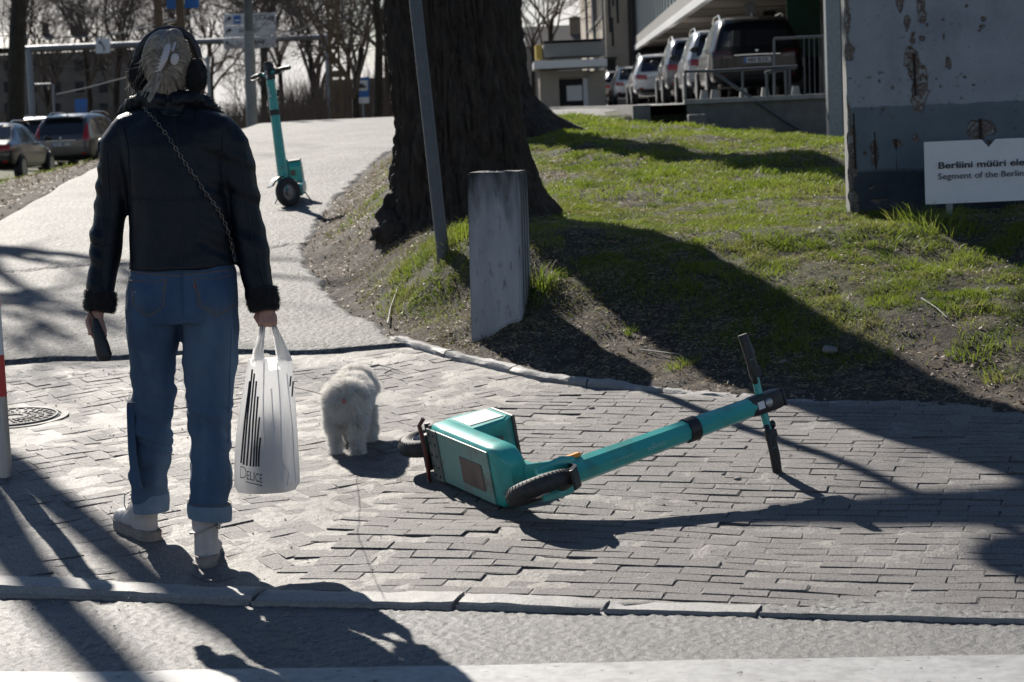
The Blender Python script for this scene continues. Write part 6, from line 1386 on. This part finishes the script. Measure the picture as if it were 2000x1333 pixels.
part('lower_pole', MB().tube([P(493, 254, lpD), P(486, 62, lpD)], [.155, .145], 16), M_['concrete'], lpo, True); part('upper_pole', MB().tube([P(486, 63, lpD), P(481, -120, lpD), P(470, -700, lpD)], [.12, .11, .08], 16), M_['dconcrete'], lpo, True)
mD = 45.0; mo = root('timber_mast', P(345, 260, mD), 'brown double timber mast behind her head carrying a blue sign', 'mast')
for px in (318, 361): part('mast_leg', MB().box((P(px, 60, mD).x, mD, 4.3), (.15, .15, 7.4)), M_['mast'], mo)
rr3 = MB(); c3 = P(340, 30, mD)
for k in range(4): part('cross_ring', MB().tube([c3 + Vector((math.cos(q) * .16, 0, math.sin(q) * .18 - k * .72 + .36)) for q in [2 * math.pi * j / 16 for j in range(17)]], .035, 6), M_['mast'], mo, True)
panel('blue_sign', mo, 325, -60, 388, 18, mD - .15, 'blue'); panel('sign_symbol', mo, 349, -40, 361, 10, mD - .17, 'whitesign', .01)
m2 = root('lattice_mast', P(655, 236, 80), 'dark lattice mast with cross rungs beside the right gantry post', 'mast')
for px in (640, 657): part('mast_leg', MB().box((P(px, 60, 80).x + .1, 80, 5.2), (.10, .12, 9.4)), M_['mast'], m2)
for k in range(11): q = P(650, 225 - k * 26, 80); part('rung', MB().box((P(649, 60, 80).x + .1, 80, q.z), (.36, .08, .12)), M_['mast'], m2)
cs_ = root('blue_parking_sign', P(710, 228, 95), 'blue and white car sign with a small white plate below, right of the gantry', 'sign')
for (xa, ya, xb, yb, m_, o_) in ((695, 152, 721, 191, 'blue', 0), (698, 158, 718, 178, 'whitesign', .03), (696, 191, 721, 203, 'whitesign', .0)): panel('sign_plate', cs_, xa, ya, xb, yb, 95, m_, .03, o_)
part('car_symbol', MB().box(P(708, 170, 94.93), (.30, .01, .10)).box(P(706, 165.5, 94.93), (.18, .01, .08)), M_['signtext'], cs_); part('post', MB().tube([P(709, 203, 95.1), P(710, 232, 95.1)], .04, 8), M_['steel'], cs_)
b2 = root('blue_notice', P(158, 225, 100), 'faded blue panel on a short post between the parked cars and the stone house', 'sign'); panel('panel', b2, 146, 194, 170, 226, 100, 'blue', .05); part('post', MB().tube([P(158, 226, 100.1), P(158, 262, 100.1)], .04, 8), M_['steel'], b2)
single('thin_pole', MB().tube([P(405, 112, 70), P(412, 235, 70)], .06, 8), M_['steel'], 'slim grey post just right of her earmuff', 'post', smooth=True)
for (pts, lab) in (([(0, 70), (90, 75), (200, 72), (240, 64), (420, 20)], 'overhead wire sagging across the stone house roof'), ([(538, 72), (600, 54), (700, 32), (780, 5)], 'overhead wire climbing right from the direction sign'), ([(110, 185), (170, 172), (260, 148), (420, 110)], 'overhead wire slanting up behind her left earmuff')):
    single('overhead_wire', MB().tube([P(x, y, 90) for x, y in pts], .025, 5), M_['rail'], lab, 'wire', 'overhead wires', True)

# ------------------------------------------------------------------ bare trees beyond
def bare_tree(seed, h, r_, spread=.35, maxd=5, kids=(6, 5, 5, 4, 3), lean=(0, 0)):
    rg = random.Random(seed); tk = MB(); cr_ = MB(); n = 8; p = Vector((0, 0, -.3)); d = Vector((lean[0], lean[1], 1)).normalized(); pts = [p.copy()]; rs = [r_ * 1.25]
    th = h * rg.uniform(.32, .45)
    for k in range(n): d = (d + Vector((rg.gauss(0, .06), rg.gauss(0, .06), .05))).normalized(); p = p + d * th / n; pts.append(p.copy()); rs.append(r_ * (1 - .35 * (k + 1) / n))
    tk.tube(pts, rs, 9)
    for k in range(kids[0]):
        i = rg.randint(4, n); a = rg.uniform(0, 6.28); sp = rg.uniform(.15, .75); nd = Vector((math.cos(a) * sp, math.sin(a) * sp, 1)).normalized(); grow(cr_, pts[i], nd, rs[i] * rg.uniform(.5, .8), h * rg.uniform(.32, .5), 1, rg, maxd=maxd, kids=kids, wig=.14, grav=.05)
    return tk.mesh('trunk', True), cr_.mesh('crown', True)
TM = [bare_tree(s, h, r_, lean=ln) for s, h, r_, ln in ((101, 12, .15, (0, 0)), (102, 13, .18, (.12, 0)), (103, 11, .13, (-.1, 0)), (104, 14, .20, (.05, .05)), (105, 9, .09, (.1, 0)))]
print('tree faces', [len(b.polygons) for a, b in TM])
for a, b_ in TM:
    a.materials.append(M_['bark']); b_.materials.append(M_['twig'])
TL = [(16, 68, 3, 1.5, 0, 'thick dark tree at the left edge beyond the parked cars'), (95, 118, 1, .95, 40, 'bare tree rising behind the left gantry post'), (165, 125, 2, 1.3, 200, 'bare tree in front of the stone house, left of the lane sign'), (225, 124, 3, 1.0, 90, 'bare tree right of the lane sign behind her shoulder'), (285, 118, 0, 1.0, 150, 'bare tree behind her left earmuff'), (395, 130, 1, 1.2, 250, 'bare tree directly right of her head'),
      (475, 78, 4, .5, 20, 'slender forked young tree left of the grey light pole'), (420, 128, 2, 1.1, 300, 'distant bare tree between her head and the light pole'), (520, 116, 3, 1.0, 120, 'bare tree just right of the grey light pole'), (556, 122, 0, 1.1, 60, 'bare tree behind the bars of the upright scooter'), (600, 114, 2, 1.3, 210, 'bare tree midway between upright scooter and gantry post'),
      (622, 120, 1, 1.1, 10, 'far bare tree left of the lattice mast'), (700, 92, 1, 1.0, 180, 'leaning bare tree between lattice mast and blue car sign'), (735, 86, 3, 1.0, 330, 'bare tree behind the blue car sign'), (672, 130, 0, 1.2, 280, 'farthest bare tree right of the gantry'), (768, 100, 2, 1.2, 75, 'bare tree close to the left side of the huge trunk'),
      (1088, 118, 3, .85, 140, 'bare tree standing behind the kiosk roof'), (1045, 104, 0, .75, 35, 'bare tree between the huge trunk and the kiosk'), (540, 140, 3, 1.2, 190, 'distant bare tree between light pole and scooter'), (340, 140, 2, 1.2, 30, 'distant bare tree directly behind her head'), (30, 120, 3, 1.0, 70, 'distant bare tree behind the thick left tree')]
for px, d, k, s_, rz, lab in TL:
    p = P(px, 240, d); z0 = float(ground_z(p.x, p.y)); rt = link(bpy.data.objects.new('bare_tree', None)); tag(rt, lab, 'tree', 'bare trees beyond the road')
    rt.location = (p.x, p.y, z0); rt.rotation_euler = (0, 0, R(rz) if k != 4 else 0); rt.scale = (s_, s_, s_)
    for nm, me_ in (('trunk', TM[k][0]), ('crown', TM[k][1])): o = link(bpy.data.objects.new(nm, me_)); o.parent = rt
# brushwood under the trees along the crest
rg = np.random.default_rng(77); n = 16000; bx_ = rg.uniform(-1, 1, n); pxs = rg.uniform(-100, 860, n); ds = rg.uniform(95, 150, n)
xx = (pxs - 1000) / FPX * ds; z0 = ground_z(xx, ds); hh = rg.uniform(.5, 2.4, n) * (1 + .5 * (pxs > 560)); an = rg.normal(size=(n, 2)) * .25
p0 = np.stack([xx, ds, z0], -1); p2 = p0 + np.stack([an[:, 0] * hh, an[:, 1] * hh, hh], -1); p1 = (p0 + p2) / 2 + rg.normal(size=(n, 3)) * .12
v_, f_ = ribbons(np.stack([p0, p1, p2], 1), np.full(n, .035), side=np.tile([1., 0, 0], (n, 1)), seed=5); part('brushwood', mesh_np('brushwood', v_, f_), M_['twig'], kind='stuff')

# ------------------------------------------------------------------ twigs, crumbs, stones on the ground
def twig_on(pts, r_, lab, zf=gz, lift=.012):
    q = [G(x, y, zf) + Vector((0, 0, lift + random.uniform(0, .012))) for x, y in pts]; rs = [r_ * (1 - .6 * i / (len(q) - 1)) for i in range(len(q))]; mb = MB().tube(q, rs, 6)
    single('fallen_twig', mb, M_['leaf'] if r_ < .004 else M_['pebble'], lab, 'twig', 'fallen twigs', True)
twig_on([(758, 640), (764, 605), (778, 570), (786, 555)], .006, 'long pale curved twig on the bank left of the pillar')
twig_on([(796, 602), (806, 592), (818, 585)], .004, 'short pale twig beside the long curved one')
twig_on([(722, 722), (742, 719), (760, 724), (776, 729)], .006, 'brown twig lying on the bricks right of the dog head', pz, .006)
twig_on([(752, 733), (768, 728), (792, 732)], .0035, 'thin brown twig just below the larger twig near the dog', pz, .006)
twig_on([(670, 642), (690, 630), (705, 622)], .005, 'twig on the path edge below the bank')
twig_on([(676, 628), (700, 636), (712, 648)], .004, 'crossing twig on the path edge below the bank')
twig_on([(1250, 690), (1330, 700), (1345, 712)], .004, 'thin twig in the lit patch beyond the fallen scooter')
twig_on([(1800, 590), (1830, 610), (1850, 628)], .005, 'twig on the grassy bank below the information sign')
for (px, py, s_, lab) in ((1130, 938, .009, 'small dark stone on the bricks right of the front wheel'), (1413, 928, .008, 'dark pebble left of the lower handgrip'), (1440, 938, .011, 'larger dark pebble left of the lower handgrip'), (1175, 895, .008, 'pebble on the bricks under the scooter stem'), (1620, 690, .035, 'pale stone lying in the shaded bank'), (1528, 712, .02, 'small pale stone in the shade above the handlebar'), (1155, 800, .012, 'pale chip lying on the bricks above the stem')):
    p = G(px, py, pz if py > 780 else gz); m_ = remesh(MB().ell(p + Vector((0, 0, s_ * .4)), (s_ * 1.3, s_, s_ * .7), n=10), s_ * .25, 2, 'stone', lambda v, n_: (vn3(v * (.8 / s_), 3) - .5) * s_ * .5)
    single('loose_stone', m_, M_['pebble'], lab, 'stone', 'loose stones')
for o in bpy.data.objects:
    if '_m' in o: del o['_m']
